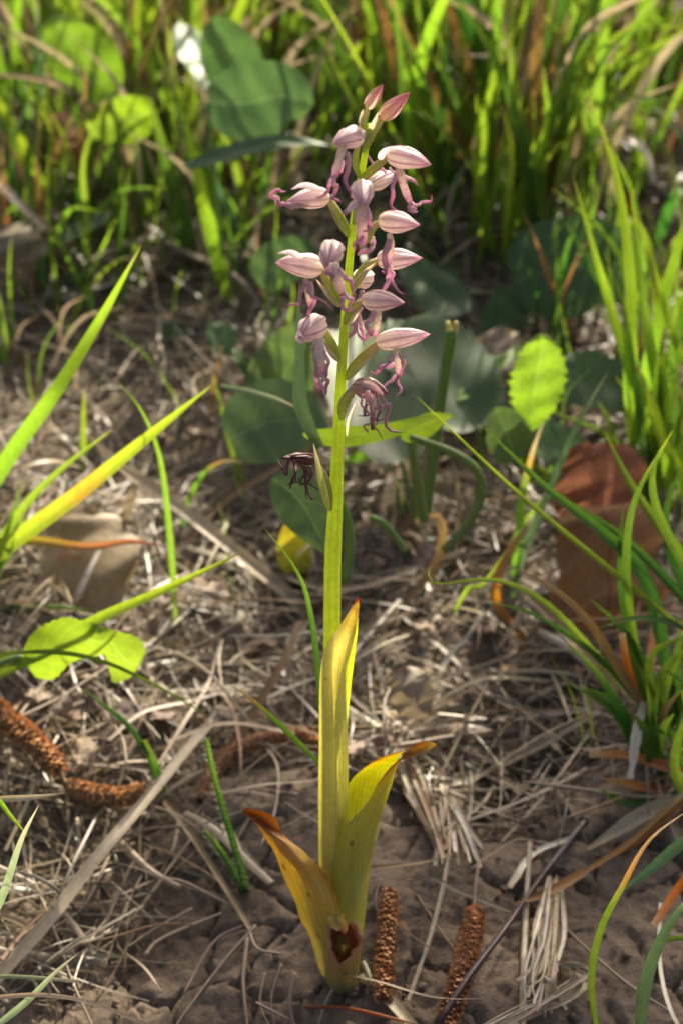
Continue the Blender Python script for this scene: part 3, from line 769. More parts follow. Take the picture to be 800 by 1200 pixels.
def single(label, *a, cat='grass', group=None, **k):
    return tag(blade(*a, **k), label, cat, group)

# left edge tuft: broad bright blades that enter from the side
t = tag(empty('grass_tuft', G(-30, 700)), 'tuft of broad bright green blades, one rust-spotted, reaching over the pale dead leaf', 'grass')
yy = gy_of(-30, 700)
blade([(-60, 660), (0, 552), (70, 452), (120, 370), (166, 287)], 20, 'grass_bright', yy, -0.03, t)
blade([(-40, 690), (10, 640), (90, 580), (170, 515), (249, 451)], 21, 'grass_rust', yy, -0.05, t)
blade([(-30, 690), (20, 605), (70, 552), (132, 503)], 11, 'grass', yy, -0.02, t)
blade([(-40, 640), (30, 633), (100, 641), (150, 635), (196, 640)], 12, 'grass_orange', yy, -0.04, t)
blade([(-40, 720), (0, 712), (70, 712), (110, 716)], 9, 'grass_dark', yy, -0.04, t)
blade([(-20, 690), (15, 640), (30, 590)], 10, 'grass', yy, 0.0, t)
blade([(-40, 760), (-10, 690), (10, 620), (28, 560)], 12, 'grass_dark', yy, 0.0, t)
single('short upright yellow-green blade behind the rust-spotted grass blade', [(98, 560), (98, 500), (99, 454)], 8, 'grass_bright')
single('slender green blade curving up across the rust-spotted blade', [(206, 735), (204, 690), (197, 606), (187, 535), (165, 480), (135, 444)], 8, 'grass', lean=-0.03)
single('thin yellow-green blade arching over to a dry tip beside the slender curved blade', [(212, 620), (222, 585), (238, 556), (262, 541), (293, 543)], 7, 'grass_tipped', lean=-0.02)
single('straight green blade standing at the tip of the rust-spotted blade', [(288, 580), (268, 510), (249, 438)], 9, 'grass')
single('broad pale-green blade lying across the rounded green leaf', [(-20, 800), (50, 765), (110, 728), (190, 692), (291, 644)], 15, 'grass_bright', Y0=0.085, lean=-0.02)
single('thin wiry green blade passing in front of the rounded green leaf', [(-20, 768), (60, 764), (120, 775), (180, 802), (251, 843)], 6, 'grass', Y0=0.075, lean=-0.01)
single('thin dark green blade bending beside the orchid stem', [(378, 880), (374, 800), (362, 710), (345, 665), (309, 618)], 8, 'grass_dark', Y0=0.03, lean=-0.01)
single('bent straw-tipped stalk whose green foot meets the orchid stem', [(376, 897), (355, 876), (320, 842), (290, 816), (264, 799)], 7, 'grass_tipped', Y0=0.02, lean=-0.01)
# stout shoot with a dry stalk
single('stout green grass shoot beside the brown catkins', [(193, 940), (182, 900), (168, 868)], 14, 'grass_dark', lean=-0.005, prof=lambda s: np.clip(1 - 0.4 * s, 0, 1), fold=0.35)
single('narrow green leaf rising from the stout grass shoot', [(175, 885), (150, 850), (120, 825), (95, 805)], 7, 'grass_dark', Y0=gy_of(193, 940) - 0.006, lean=0.01)
# hairy shoots
def hairy(label, pts, w, n):
    y0 = gy_of(*pts[0])
    q = [P(a, b, y0 - 0.004 * i) for i, (a, b) in enumerate(pts)]
    ob = tag(mk('hairy_shoot', *ribbon(q, mpx(q[0], w), lambda s: np.clip(1 - 0.35 * s, 0, 1), fold=0.5, nseg=20), 'grass_dark'), label, 'shoot')
    c = spline(q, 60)
    hs = []
    for k in range(n):
        p = c[rng.integers(4, 60)]
        d = nrm(rng.normal(size=3) * np.array([1, .6, .6]))
        hs.append(tube([p, p + d * 0.0012, p + d * 0.0022 + np.array([0, 0, .0003])], [0.00006, 0.00005, 0.00002], 3, 3, cap=False))
    g = join(hs)
    h = mk('hair', *g, 'hair', ob)
    h['kind'] = 'stuff'
hairy('hairy dark green shoot standing beside the curled orchid leaf', [(290, 1050), (280, 1010), (262, 950), (250, 905), (242, 866)], 9, 200)
hairy('short hairy shoot leaning at the foot of the tall hairy shoot', [(286, 1046), (268, 1012), (252, 988), (240, 974)], 9, 120)

# lower left corner
single('silvery green blade rising at the lower left beside the long flat straw', [(-14, 1090), (5, 1045), (25, 985), (46, 943)], 10, 'grass_silver', Y0=-0.04, lean=0.0)
single('short yellow blade crossing the silvery blade', [(-10, 925), (12, 955), (34, 981)], 6, 'grass_bright', Y0=-0.03)
single('pointed straw-coloured blade lying above the silvery blade', [(-10, 936), (30, 935), (74, 930)], 8, 'straw', Y0=-0.02, prof=prof_blade)
single('pinkish blunt grass stalk crossing the pale blade', [(-20, 1144), (30, 1145), (93, 1150)], 6, 'grass_silver', Y0=-0.055, prof=prof_straw)
single('pale green blade with a dry tip crossing the pinkish stalk', [(-20, 1215), (30, 1175), (65, 1140), (93, 1116)], 9, 'grass_silver', Y0=-0.06)
single('long straw-coloured stalk arching low under the pinkish stalk', [(-20, 1170), (50, 1166), (110, 1176), (185, 1206)], 6, 'straw', Y0=-0.065, prof=prof_straw)

# right: upright bright tuft
t = tag(empty('grass_tuft', G(770, 590)), 'tuft of tall upright bright blades above the brown dead leaf', 'grass')
yy = gy_of(765, 590)
blade([(745, 570), (738, 470), (738, 330), (722, 210), (686, 103)], 16, 'grass_bright', yy, -0.02, t, twist=(0.2, -0.2))
blade([(790, 600), (765, 510), (730, 410), (700, 310), (671, 207)], 15, 'grass_bright', yy, -0.02, t, fold=0.3)
blade([(800, 600), (777, 490), (757, 380), (745, 280), (737, 202)], 14, 'grass', yy, -0.03, t, fold=0.35)
blade([(745, 520), (752, 470), (770, 380), (800, 270), (830, 190)], 17, 'grass_bright', yy, 0.0, t)
blade([(830, 470), (795, 410), (775, 350), (764, 296)], 9, 'grass_bright', yy, -0.01, t)
blade([(815, 590), (790, 540), (768, 500), (754, 446)], 13, 'grass_bright', yy - 0.02, -0.02, t)
blade([(770, 520), (785, 420), (812, 330), (840, 280)], 14, 'grass', yy, 0.0, t)
blade([(730, 560), (715, 500), (700, 470)], 10, 'grass', yy, 0.0, t)
blade([(820, 620), (800, 560), (790, 470), (800, 380)], 13, 'grass_dark', yy, 0.01, t)
blade([(760, 600), (740, 540), (700, 505), (640, 480)], 9, 'grass', yy, -0.02, t)
for k in range(14):
    x0 = random.uniform(735, 815); L = random.uniform(140, 330); a_ = random.uniform(-0.35, 0.45)
    blade([(x0, 600), (x0 + L * .3 * a_, 600 - L * .45), (x0 + L * .65 * a_, 600 - L * .8), (x0 + L * 1.1 * a_, 600 - L)], random.uniform(7, 12), random.choice(['grass', 'grass_dark', 'grass', 'grass_bright']), yy + random.uniform(-.02, .03), random.uniform(-.03, .02), t)
# right: arching tuft over the dead leaf
t = tag(empty('grass_tuft', G(775, 880)), 'dense low tuft of arching dark blades with orange dry leaves at its foot', 'grass')
yy = gy_of(775, 880)
blade([(765, 850), (745, 770), (733, 680), (742, 590), (786, 506)], 13, 'grass', yy, -0.02, t)
blade([(770, 860), (748, 790), (737, 720), (735, 640)], 17, 'grass', yy, 0.0, t)
blade([(840, 720), (800, 660), (770, 600), (765, 550), (789, 502)], 13, 'grass', yy, -0.03, t)
blade([(840, 760), (800, 737), (740, 688), (690, 648), (600, 572), (487, 464)], 8, 'grass', yy, -0.02, t, fold=0.3)
blade([(790, 840), (760, 690), (710, 628), (640, 572), (563, 498)], 17, 'grass_dark', yy, 0.0, t, fold=0.3)
blade([(780, 850), (745, 820), (700, 770), (640, 708), (580, 680), (510, 684), (502, 664)], 9, 'grass', yy, -0.03, t)
blade([(775, 870), (740, 812), (690, 762), (620, 718), (558, 704)], 9, 'grass_dark', yy, -0.02, t)
blade([(770, 900), (745, 875), (715, 830), (662, 799)], 12, 'grass_dark', yy, -0.03, t)
blade([(790, 930), (760, 940), (730, 940), (699, 923)], 11, 'grass_dark', yy - 0.02, -0.01, t)
blade([(780, 850), (760, 800), (770, 760), (830, 740)], 11, 'grass', yy, -0.02, t)
blade([(820, 745), (780, 728), (740, 725), (694, 738)], 8, 'grass_dark', yy, -0.02, t)
blade([(780, 900), (772, 850), (785, 790), (810, 750)], 12, 'grass', yy, -0.02, t)
blade([(800, 900), (785, 860), (765, 850), (757, 800)], 10, 'grass', yy - .01, -0.02, t)
blade([(800, 905), (760, 892), (730, 884), (690, 884)], 13, 'straw_orange', yy - 0.015, -0.015, t, prof=prof_straw)
blade([(800, 930), (770, 925), (740, 920), (700, 911)], 13, 'straw_orange', yy - 0.015, -0.015, t)
blade([(745, 820), (733, 775), (728, 742)], 12, 'straw_orange', yy - 0.01, -0.01, t, prof=prof_straw)
blade([(765, 880), (755, 850), (762, 770), (770, 700)], 14, 'dead_leaf', yy + 0.01, -0.01, t)
blade([(770, 850), (735, 800), (690, 730), (648, 690), (594, 662)], 12, 'straw_brown', yy - .01, -0.03, t)
blade([(800, 860), (790, 800), (800, 720)], 15, 'grass_dark', yy, 0, t)
blade([(840, 700), (790, 640), (740, 570), (705, 500)], 14, 'grass', yy, 0.02, t, fold=0.3)
blade([(850, 760), (790, 690), (730, 630), (655, 580)], 12, 'grass_dark', yy, 0.01, t, fold=0.3)
blade([(830, 740), (790, 660), (780, 600), (800, 540)], 14, 'grass_dark', yy, 0.01, t)
blade([(790, 850), (755, 780), (730, 740), (690, 700)], 12, 'grass_dark', yy, -0.01, t)
blade([(775, 870), (740, 760), (726, 660), (730, 590)], 14, 'grass_dark', yy, 0.0, t)
blade([(800, 880), (770, 820), (790, 770), (830, 790)], 12, 'grass', yy, -0.02, t)
blade([(785, 930), (772, 890), (765, 850), (772, 800)], 12, 'grass_dark', yy - 0.01, -0.02, t)
blade([(810, 950), (790, 900), (800, 850), (820, 820)], 13, 'grass', yy - 0.02, -0.02, t)
blade([(780, 890), (740, 850), (700, 790), (655, 745)], 11, 'grass_dark', yy - 0.005, -0.02, t)
blade([(795, 945), (760, 965), (720, 990), (690, 1000)], 14, 'straw', yy - 0.03, -0.01, t, prof=prof_straw)
blade([(800, 935), (760, 975), (700, 1010), (650, 1035)], 11, 'straw_orange', yy - 0.03, -0.02, t)
for k in range(14):
    x0 = random.uniform(745, 830); y0 = random.uniform(850, 930)
    a = random.uniform(-1.1, 0.7); L = random.uniform(50, 130)
    blade([(x0, y0), (x0 + L * 0.35 * math.sin(a), y0 - L * 0.5), (x0 + L * math.sin(a), y0 - L * 0.8 * math.cos(a))], random.uniform(9, 14), random.choice(['grass_dark', 'grass', 'straw_brown', 'grass_dark']), yy + random.uniform(-0.02, 0.02), random.uniform(-0.03, 0.02), t)
# blades between
single('pale-edged yellow-tipped blade standing in front of the brown dead leaf', [(598, 700), (606, 640), (612, 580), (625, 525), (641, 484)], 11, 'grass_tipped', lean=-0.01)
single('blue-green blade leaning across the brown dead leaf', [(603, 700), (612, 650), (645, 570), (675, 500), (712, 435)], 10, 'grass_blue', lean=-0.01)
single('short bright blade pointing left beside the small dark leaf', [(668, 570), (620, 545), (590, 525), (566, 498)], 9, 'grass_bright', lean=-0.02)
single('thin bright blade curling under the orange withered blade', [(530, 720), (548, 690), (565, 685), (594, 643)], 6, 'grass_bright', Y0=0.14)
# lower right corner
single('thin bow-shaped blade with an orange and straw tip near the right clods', [(700, 1215), (692, 1150), (703, 1090), (728, 1040), (760, 985), (812, 945)], 9, 'grass_tipped', Y0=-0.03, lean=0.0)
single('wide blue-green blade rising at the lower right corner', [(748, 1215), (756, 1150), (780, 1090), (820, 1035)], 17, 'grass_blue', Y0=-0.04)
single('short grey-green blade tapering to a dry point above the wide blue-green blade', [(830, 965), (790, 995), (757, 1023), (720, 1050)], 15, 'grass_blue', Y0=0.0, prof=prof_blade)
single('thin green blade curving to the wide blue-green blade', [(830, 1100), (790, 1100), (770, 1108), (755, 1135)], 7, 'grass', Y0=-0.02)
single('orange dry blade with a white broken tip near the right corner', [(830, 1000), (795, 1040), (765, 1085)], 13, 'straw_orange', Y0=-0.01, prof=prof_straw)

# ------------------------------------------------------------------ straws and stalks
def straw(label, pts, w, mat, h=0.008, name='dry_straw', kind='flat', cat='straw', prof=prof_straw, twist=(0, 0), fold=0.2, hint=None, group=None, parent=None):
    """pts in pixels, each lying h above the ground (h may be a list)"""
    hh = h if isinstance(h, (list, tuple)) else [h] * len(pts)
    q = [G(x, y, k) for (x, y), k in zip(pts, hh)]
    if kind == 'flat': geo = ribbon(q, mpx(q[0], w), prof, hint if hint is not None else (0, -0.45, 1), fold, 5, 24, twist)
    else: geo = tube(q, [mpx(p, w) * 0.5 * (1 - 0.4 * i / (len(q) - 1)) for i, p in enumerate(q)], 24, 8)
    return tag(mk(name, *geo, mat, parent), label, cat, group)

straw('long flat straw leaf slanting down to the lower left corner', [(-15, 1160), (60, 1075), (110, 1010), (165, 945), (225, 872), (262, 830)], 19, 'straw_grey', [0.012, .014, .015, .014, .01, .008])
straw('long flat straw blade lying across the litter left of the orchid', [(362, 722), (330, 690), (250, 625), (190, 580), (140, 545), (102, 509)], 17, 'straw', [0.004, 0.008, 0.02, 0.028, 0.033, .038], prof=lambda s: np.clip(0.9 + s, 0, 1) * np.where(s > 0.8, np.clip(1.15 - (s - 0.8) * 5.6, 0.1, 0.7), 1))
straw('broken brown straw leaning up from the litter left of the stem', [(266, 885), (300, 830), (332, 775), (352, 728)], 13, 'straw_brown', [.005, .012, .02, .026])
straw('pale straw curving behind the orchid stem', [(337, 677), (370, 688), (398, 690), (440, 683), (506, 658), (545, 643)], 7, 'straw', 0.012)
straw('brown curled dry blade with a white looped top', [(420, 742), (470, 708), (505, 670), (519, 630), (512, 606), (487, 614)], 15, 'straw_brown', [.003, .006, .014, .026, .034, .034], twist=(0, 0.6), name='curled_dry_blade', cat='dry blade')
straw('orange withered blade curled upright beside the thin green grass', [(618, 770), (604, 740), (582, 708), (582, 680), (594, 650), (618, 616)], 13, 'straw_orange', [.002, .006, .014, .022, .028, .036], twist=(0.5, -0.6), name='curled_dry_blade', cat='dry blade')
straw('frayed straw crossing in front of the arching grass blades', [(583, 760), (605, 728), (630, 692), (650, 668), (667, 652)], 10, 'straw', [.012, .016, .022, .024, .026], prof=lambda s: np.clip(0.25 + 2.2 * s, 0, 1) * np.clip(1.15 - s, 0.1, 1))
straw('long brown straw blade slanting into the arching tuft', [(595, 678), (635, 715), (685, 765), (738, 835)], 15, 'straw_brown', [.03, .024, .016, .006], prof=lambda s: np.clip(0.35 + 1.2 * s, 0, 1))
straw('pale straw stalk slanting over the clods', [(516, 922), (560, 908), (620, 880), (702, 833)], 10, 'straw_grey', [.004, .006, .008, .01])
straw('thin vertical straw hanging down over the cracked soil', [(517, 918), (527, 960), (524, 1010), (506, 1090), (478, 1172)], 6, 'straw_grey', [.005, .005, .004, .004, .003])
straw('grey upright stalk lying beside the frayed straw bundle', [(611, 1215), (613, 1130), (616, 1060), (620, 988)], 11, 'straw_grey', 0.004, kind='round')
straw('pale bent straw sticking up from the litter right of the stem', [(500, 815), (525, 770), (548, 745), (560, 727)], 9, 'straw_white', [.003, .008, .014, .02], twist=(0, 0.5))
straw('long grey straw bowing across the litter right of the stem', [(470, 720), (520, 760), (570, 810), (620, 835), (690, 832)], 9, 'straw_grey', 0.007)
straw('whitish thick straw stalk hanging from the arching tuft', [(754, 822), (747, 850), (741, 880), (737, 913)], 13, 'straw_white', [.034, .032, .028, .022], prof=lambda s: np.clip(0.5 + 1.2 * s, 0, 1) * (1 - 0.25 * (s > 0.8)) * (1 + 0.08 * np.sin(s * 40)), hint=(0.3, 0.1, 1), fold=0.4, twist=(-.3, .4))
straw('whitish sunlit straw stalk lying under the brown straw blade', [(632, 742), (665, 758), (700, 790)], 12, 'straw_white', [.012, .010, .006], kind='round')
straw('broken hollow straw stub lying on the shaded soil', [(143, 990), (175, 1020), (211, 1041)], 13, 'straw', 0.005, kind='round')
straw('brown stalk slanting down from the stout grass shoot', [(190, 934), (222, 975), (258, 1030), (296, 1092)], 9, 'straw_brown', [.008, .009, .007, .004])
straw('orange-brown upright stalk behind the cut green stem', [(556, 540), (562, 500), (555, 470), (541, 436)], 9, 'straw_orange', [.0, .014, .024, .034], kind='round')
straw('reddish thin stalk lying at the foot of the orchid', [(358, 1180), (410, 1182), (486, 1200)], 5, 'straw_orange', 0.008, kind='round')
straw('flat straw splinter lying against the orchid foot', [(424, 1140), (450, 1165), (486, 1205)], 18, 'straw', 0.004)
straw('short white straw lying by the orchid foot', [(425, 1128), (436, 1150), (446, 1168)], 7, 'straw_white', 0.006, kind='round')
straw('tan straw tip entering from the upper left edge', [(-15, 198), (20, 236), (54, 268)], 12, 'straw', [.05, .05, .045])
straw('thin grey stalk leaning behind the orchid spike on the left', [(352, 455), (330, 400), (300, 350), (272, 320)], 7, 'straw_grey', [.0, .015, .03, .04], kind='round')
straw('white sunlit dry curl standing behind the tall upright blades', [(712, 162), (740, 164), (757, 182), (765, 215)], 13, 'straw_white', [.05, .055, .05, .035])
straw('brown straw lying behind the tall upright blades', [(560, 285), (620, 262), (700, 262), (810, 275)], 12, 'straw_brown', 0.012)
straw('pale sheathed straw pointing left over the cracked soil', [(604, 1058), (640, 1047), (690, 1018), (740, 985), (800, 930)], 12, 'straw_orange', [.008, .010, .012, .012, .012], prof=lambda s: np.clip(0.2 + 4 * s, 0, 1) * np.where(s > 0.35, 0.55, 1))
straw('pale sheath of dry straw lying below the arching tuft', [(688, 995), (720, 975), (752, 955), (790, 938)], 20, 'straw', 0.006, prof=lambda s: np.clip(0.2 + 1.6 * s, 0, 1))
straw('pale twisted straw on the clods below the arching tuft', [(596, 1040), (604, 1028), (625, 1000), (668, 982)], 9, 'straw_white', 0.004)
straw('grey straw lying across the cracked soil', [(505, 1028), (540, 1045), (598, 1068)], 6, 'straw_grey', 0.004)
straw('dry stalk lying behind the left catkins', [(60, 892), (120, 895), (175, 903)], 7, 'straw_grey', 0.008)
straw('thin tan stalk hooked at the far left litter', [(-10, 560), (20, 548), (60, 540), (95, 548)], 8, 'straw', [.02, .028, .028, .02])
straw('broad tan straw standing behind the slender curved blade', [(143, 620), (152, 590), (160, 560)], 13, 'straw', [.0, .01, .02])
straw('white bent straw by the pale dead leaf', [(88, 705), (105, 668), (117, 645)], 8, 'straw_white', [.012, .018, .022])
straw('grey-brown straw slanting behind the withered flower', [(215, 640), (260, 590), (330, 545), (380, 515)], 10, 'straw_brown', [.006, .012, .016, .02])
straw('dark purple twig lying over the right catkin', [(512, 1200), (552, 1140), (590, 1090), (632, 1030), (688, 958)], 9, 'twig', [.010, .010, .009, .006, .003], name='dark_twig', kind='round', cat='twig')

# frayed straw bundle
b0 = tag(empty('straw_bundle', G(636, 1150)), 'frayed bundle of old straw fibres lying on the soil', 'straw bundle')
for k in range(50):
    dx = random.uniform(-16, 16); e = random.uniform(-8, 8)
    top = 1030 + random.uniform(-5, 30)
    bend = random.choice([0, 0, 0, 1])
    pts = [(650 + dx * 0.5, top), (642 + dx * 0.7 + e, 1090 + e), (636 + dx + random.uniform(-6, 6), 1140 + e), (632 + dx * 1.5 + random.uniform(-14, 14), 1172 + random.uniform(-25, 20))]
    if bend: pts = [(655 + dx * .5, 1128), (690 + e, 1142 + dx), (660, 1165 + dx), (610 + dx, 1190 + e), (570 + dx, 1205)]
    q = [G(x, y, random.uniform(0.003, 0.011)) for x, y in pts]
    mk('fibre', *ribbon(q, mpx(q[0], random.uniform(2, 6)), prof_straw, (0, -.4, 1), 0.3, 3, 16, (random.uniform(-.6, .6), random.uniform(-.6, .6))), random.choice(['straw', 'straw', 'straw_grey', 'straw_white']), b0)
b1 = tag(empty('straw_bundle', G(540, 960)), 'loose fan of shredded straw lying on the clods', 'straw bundle')
for k in range(16):
    a = random.uniform(-30, 45)
    pts = [(521 + random.uniform(-4, 6), 925 + random.uniform(-6, 6)), (530 + a * 0.5, 965), (535 + a, 1010 + random.uniform(-25, 10))]
    q = [G(x, y, random.uniform(0.002, 0.008)) for x, y in pts]
    mk('fibre', *ribbon(q, mpx(q[0], random.uniform(3, 8)), prof_straw, (0, -.4, 1), 0.3, 3, 14), random.choice(['straw', 'straw_grey', 'straw_white']), b1)
b2 = tag(empty('straw_bundle', G(480, 910)), 'shredded brown straw fold lying behind the tall curled orchid leaf', 'straw bundle')
for k in range(16):
    o = random.uniform(-14, 14)
    pts = [(470 + o, 880 + o * .5), (490 + o, 930), (505 + o * 0.6, 965), (518 + o * .3, 998 + random.uniform(-20, 8))]
    q = [G(x, y, random.uniform(0.003, 0.012)) for x, y in pts]
    mk('fibre', *ribbon(q, mpx(q[0], random.uniform(4, 10)), prof_straw, (0, -.4, 1), 0.3, 3, 14), random.choice(['straw', 'straw_brown', 'straw_grey']), b2)

# ------------------------------------------------------------------ catkins
def catkin(label, pts, w, h, stalk=None, n=420):
    q = [G(x, y, k) for (x, y), k in zip(pts, h if isinstance(h, (list, tuple)) else [h] * len(pts))]
    r = mpx(q[0], w) * 0.5
    root = tag(mk('catkin', *tube(q, [r * 0.55, r * 0.72, r * 0.75, r * 0.7, r * 0.5], 24, 10, noise=0.25), 'catkin_core'), label, 'catkin')
    c = spline(q, 80)
    t = np.gradient(c, axis=0); t /= np.linalg.norm(t, axis=1)[:, None]
    geo = []; tone = []
    for k in range(n):
        i = int((k + 0.5) / n * 79)
        th = k * 2.39996
        a = nrm(np.cross(t[i], [0.3, 0.2, 1])); b = np.cross(t[i], a)
        d = a * math.cos(th) + b * math.sin(th)
        e = 0.72 + 0.28 * min(1, 6 * i / 79, 6 * (79 - i) / 79)
        p = c[i] + d * r * 0.62 * e
        sd = np.cross(t[i], d)
        s = r * rng.uniform(0.28, 0.45)
        jx = rng.normal(0, 0.25, 3)
        d2 = nrm(d + jx + t[i] * 0.5)
        v = [p - sd * s * 0.5, p + sd * s * 0.5, p + d2 * s * 0.8 + sd * s * 0.55 + t[i] * s * 0.3, p + d2 * s * 1.15 + t[i] * s * 0.6, p + d2 * s * 0.8 - sd * s * 0.55 + t[i] * s * 0.3, p + t[i] * s * 0.9 + d2 * s * 0.25]
        geo.append((np.array(v), [(0, 1, 2, 3), (0, 3, 4), (1, 5, 2), (2, 5, 3), (3, 5, 4), (4, 5, 0)], np.array([(0, 0), (1, 0), (1, .6), (.5, 1), (0, .6), (.5, .2)])))
        tone += [rng.random()] * 6
    v, f, uv = join(geo)
    s_ = mk('scales', v, f, uv, 'catkin_scale', root, smooth=False, attr=tone)
    s_['kind'] = 'stuff'
    if stalk:
        z = [G(x, y, k) for x, y, k in stalk]
        mk('stalk', *tube(z, [mpx(z[0], 2.5)] * 3, 10, 6), 'straw_brown', root)
catkin('golden-brown fallen catkin hanging at the left edge', [(-12, 822), (10, 845), (38, 868), (68, 900)], 32, [.018, .018, .016, .014], [(68, 900, .014), (73, 910, .012), (78, 918, .012)])
catkin('golden-brown catkin lying sideways below the other left catkin', [(78, 920), (110, 930), (140, 934), (167, 928)], 27, [.012, .013, .013, .013])
catkin('dull brown catkin half buried in litter behind the hairy shoot', [(236, 938), (258, 895), (300, 870), (350, 862), (376, 872)], 24, [.004, .006, .008, .008, .006])
catkin('brown catkin lying on cracked soil right of the orchid foot', [(455, 1042), (454, 1085), (450, 1130), (448, 1168)], 27, .006)
catkin('brown catkin lying under the dark purple twig', [(557, 1066), (550, 1105), (538, 1150), (520, 1206)], 31, .006)
catkin('reddish-brown catkin below the toothed green leaf', [(648, 462), (668, 456), (690, 462), (706, 478)], 22, [.012, .016, .014, .008], n=200)

# ------------------------------------------------------------------ broad leaves
def bleaf(label, pts, w, mat, hgt=None, Y0=None, lean=0.0, hint=(0, -0.5, 1), prof=prof_ovate, fold=0.12, droop=0.05, ripple=0.03, serr=0, stalk=None, name='broad_leaf', cat='leaf', group=None, twist=(0, 0), nseg=30):
    """a broad leaf along its midrib (pixels), with its stalk going down to the ground as a part"""
    if Y0 is None: Y0 = gy_of(*stalk[-1]) if stalk else gy_of(*pts[0])
    n = len(pts)
    q = [P(p[0], p[1], Y0 + lean * i / (n - 1)) for i, p in enumerate(pts)]
    ob = tag(mk(name, *ribbon(q, mpx(q[0], w), prof, hint, fold, 11, nseg, twist, ripple, serr, droop), mat), label, cat, group)
    if stalk:
        z = [P(x, y, Y0 + 0.0) for x, y in stalk]
        z[0] = q[0]
        mk('leaf_stalk', *tube(z, [mpx(z[0], 3.2)] * len(z), 12, 8), 'petiole', ob)
    return ob

# rounded leaf by the left edge, saddle shaped, lit through
lf = tag(mk('broad_leaf', *rowleaf([
    (26, 768, 27, 772, 0.085, 0.085, 0), (34, 748, 42, 792, 0.080, 0.084, 0.001), (52, 732, 62, 797, 0.076, 0.084, 0.001), (76, 724, 78, 782, 0.074, 0.082, 0.002), (98, 727, 96, 772, 0.074, 0.079, 0.003),
    (120, 734, 112, 770, 0.075, 0.078, 0.003), (140, 740, 124, 768, 0.075, 0.078, 0.002), (156, 745, 130, 792, 0.074, 0.080, 0.001), (167, 752, 134, 801, 0.075, 0.081, 0.001), (171, 763, 152, 794, 0.076, 0.080, 0.001), (168, 772, 164, 780, 0.078, 0.079, 0)], 44, 17, rip=0.0006, serr=0.03), 'broad_bright'),
    'rounded bright green leaf with a downturned lobe near the left edge', 'leaf')
mk('leaf_stalk', *tube([P(27, 770, 0.085), P(10, 774, 0.085), P(-25, 790, 0.085)], [0.0011] * 3, 10, 8), 'petiole', lf)
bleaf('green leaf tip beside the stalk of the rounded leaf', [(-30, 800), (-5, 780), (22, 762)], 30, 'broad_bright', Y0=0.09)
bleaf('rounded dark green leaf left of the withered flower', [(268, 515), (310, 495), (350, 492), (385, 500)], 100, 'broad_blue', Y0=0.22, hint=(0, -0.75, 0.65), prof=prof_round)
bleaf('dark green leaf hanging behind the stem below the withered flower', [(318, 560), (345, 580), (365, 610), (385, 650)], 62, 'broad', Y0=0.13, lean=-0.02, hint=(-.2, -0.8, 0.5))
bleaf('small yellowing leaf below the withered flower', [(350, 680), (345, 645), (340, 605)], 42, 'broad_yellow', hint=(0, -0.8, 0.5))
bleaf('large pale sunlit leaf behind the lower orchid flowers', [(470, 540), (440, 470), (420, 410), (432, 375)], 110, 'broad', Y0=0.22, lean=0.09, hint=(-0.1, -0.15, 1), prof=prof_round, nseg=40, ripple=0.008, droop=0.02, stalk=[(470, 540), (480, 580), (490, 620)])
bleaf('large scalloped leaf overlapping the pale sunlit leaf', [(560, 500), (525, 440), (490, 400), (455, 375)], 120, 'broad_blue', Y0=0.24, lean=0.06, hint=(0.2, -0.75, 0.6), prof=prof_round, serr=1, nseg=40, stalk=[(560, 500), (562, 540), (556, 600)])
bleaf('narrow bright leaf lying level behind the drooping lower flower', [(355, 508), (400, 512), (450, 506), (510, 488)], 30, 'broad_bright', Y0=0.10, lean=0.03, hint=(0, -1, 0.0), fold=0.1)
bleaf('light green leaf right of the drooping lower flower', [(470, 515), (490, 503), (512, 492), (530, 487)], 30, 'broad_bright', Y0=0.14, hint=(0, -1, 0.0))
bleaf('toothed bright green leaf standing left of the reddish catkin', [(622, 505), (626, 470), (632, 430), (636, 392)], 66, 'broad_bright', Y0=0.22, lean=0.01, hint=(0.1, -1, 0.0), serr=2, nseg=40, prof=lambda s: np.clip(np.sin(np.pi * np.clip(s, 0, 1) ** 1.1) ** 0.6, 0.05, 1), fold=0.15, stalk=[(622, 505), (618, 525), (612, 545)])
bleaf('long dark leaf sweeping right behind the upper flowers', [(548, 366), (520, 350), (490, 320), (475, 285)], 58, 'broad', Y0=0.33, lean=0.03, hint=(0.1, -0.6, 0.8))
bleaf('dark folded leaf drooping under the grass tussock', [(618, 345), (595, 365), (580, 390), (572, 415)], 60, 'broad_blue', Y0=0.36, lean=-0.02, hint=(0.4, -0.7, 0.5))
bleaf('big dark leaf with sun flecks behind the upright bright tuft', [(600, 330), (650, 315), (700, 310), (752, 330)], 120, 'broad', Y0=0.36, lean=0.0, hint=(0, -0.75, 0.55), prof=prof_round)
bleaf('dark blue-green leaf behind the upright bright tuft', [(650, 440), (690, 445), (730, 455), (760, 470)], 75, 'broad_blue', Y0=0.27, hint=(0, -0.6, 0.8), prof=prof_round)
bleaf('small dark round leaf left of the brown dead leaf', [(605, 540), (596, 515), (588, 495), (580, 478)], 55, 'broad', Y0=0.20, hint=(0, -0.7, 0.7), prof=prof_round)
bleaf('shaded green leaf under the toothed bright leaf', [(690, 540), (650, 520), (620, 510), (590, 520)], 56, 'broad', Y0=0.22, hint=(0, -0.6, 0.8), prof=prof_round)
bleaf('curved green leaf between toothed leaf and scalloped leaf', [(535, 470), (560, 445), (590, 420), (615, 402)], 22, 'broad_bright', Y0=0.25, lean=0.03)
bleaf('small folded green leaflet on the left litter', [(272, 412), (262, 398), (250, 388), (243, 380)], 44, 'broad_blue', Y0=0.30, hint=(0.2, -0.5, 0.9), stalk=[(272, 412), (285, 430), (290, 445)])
bleaf('small pale leaflet beside the folded leaflet', [(270, 410), (282, 420), (290, 440)], 24, 'broad_blue', Y0=0.30, hint=(0.2, -0.3, 1))
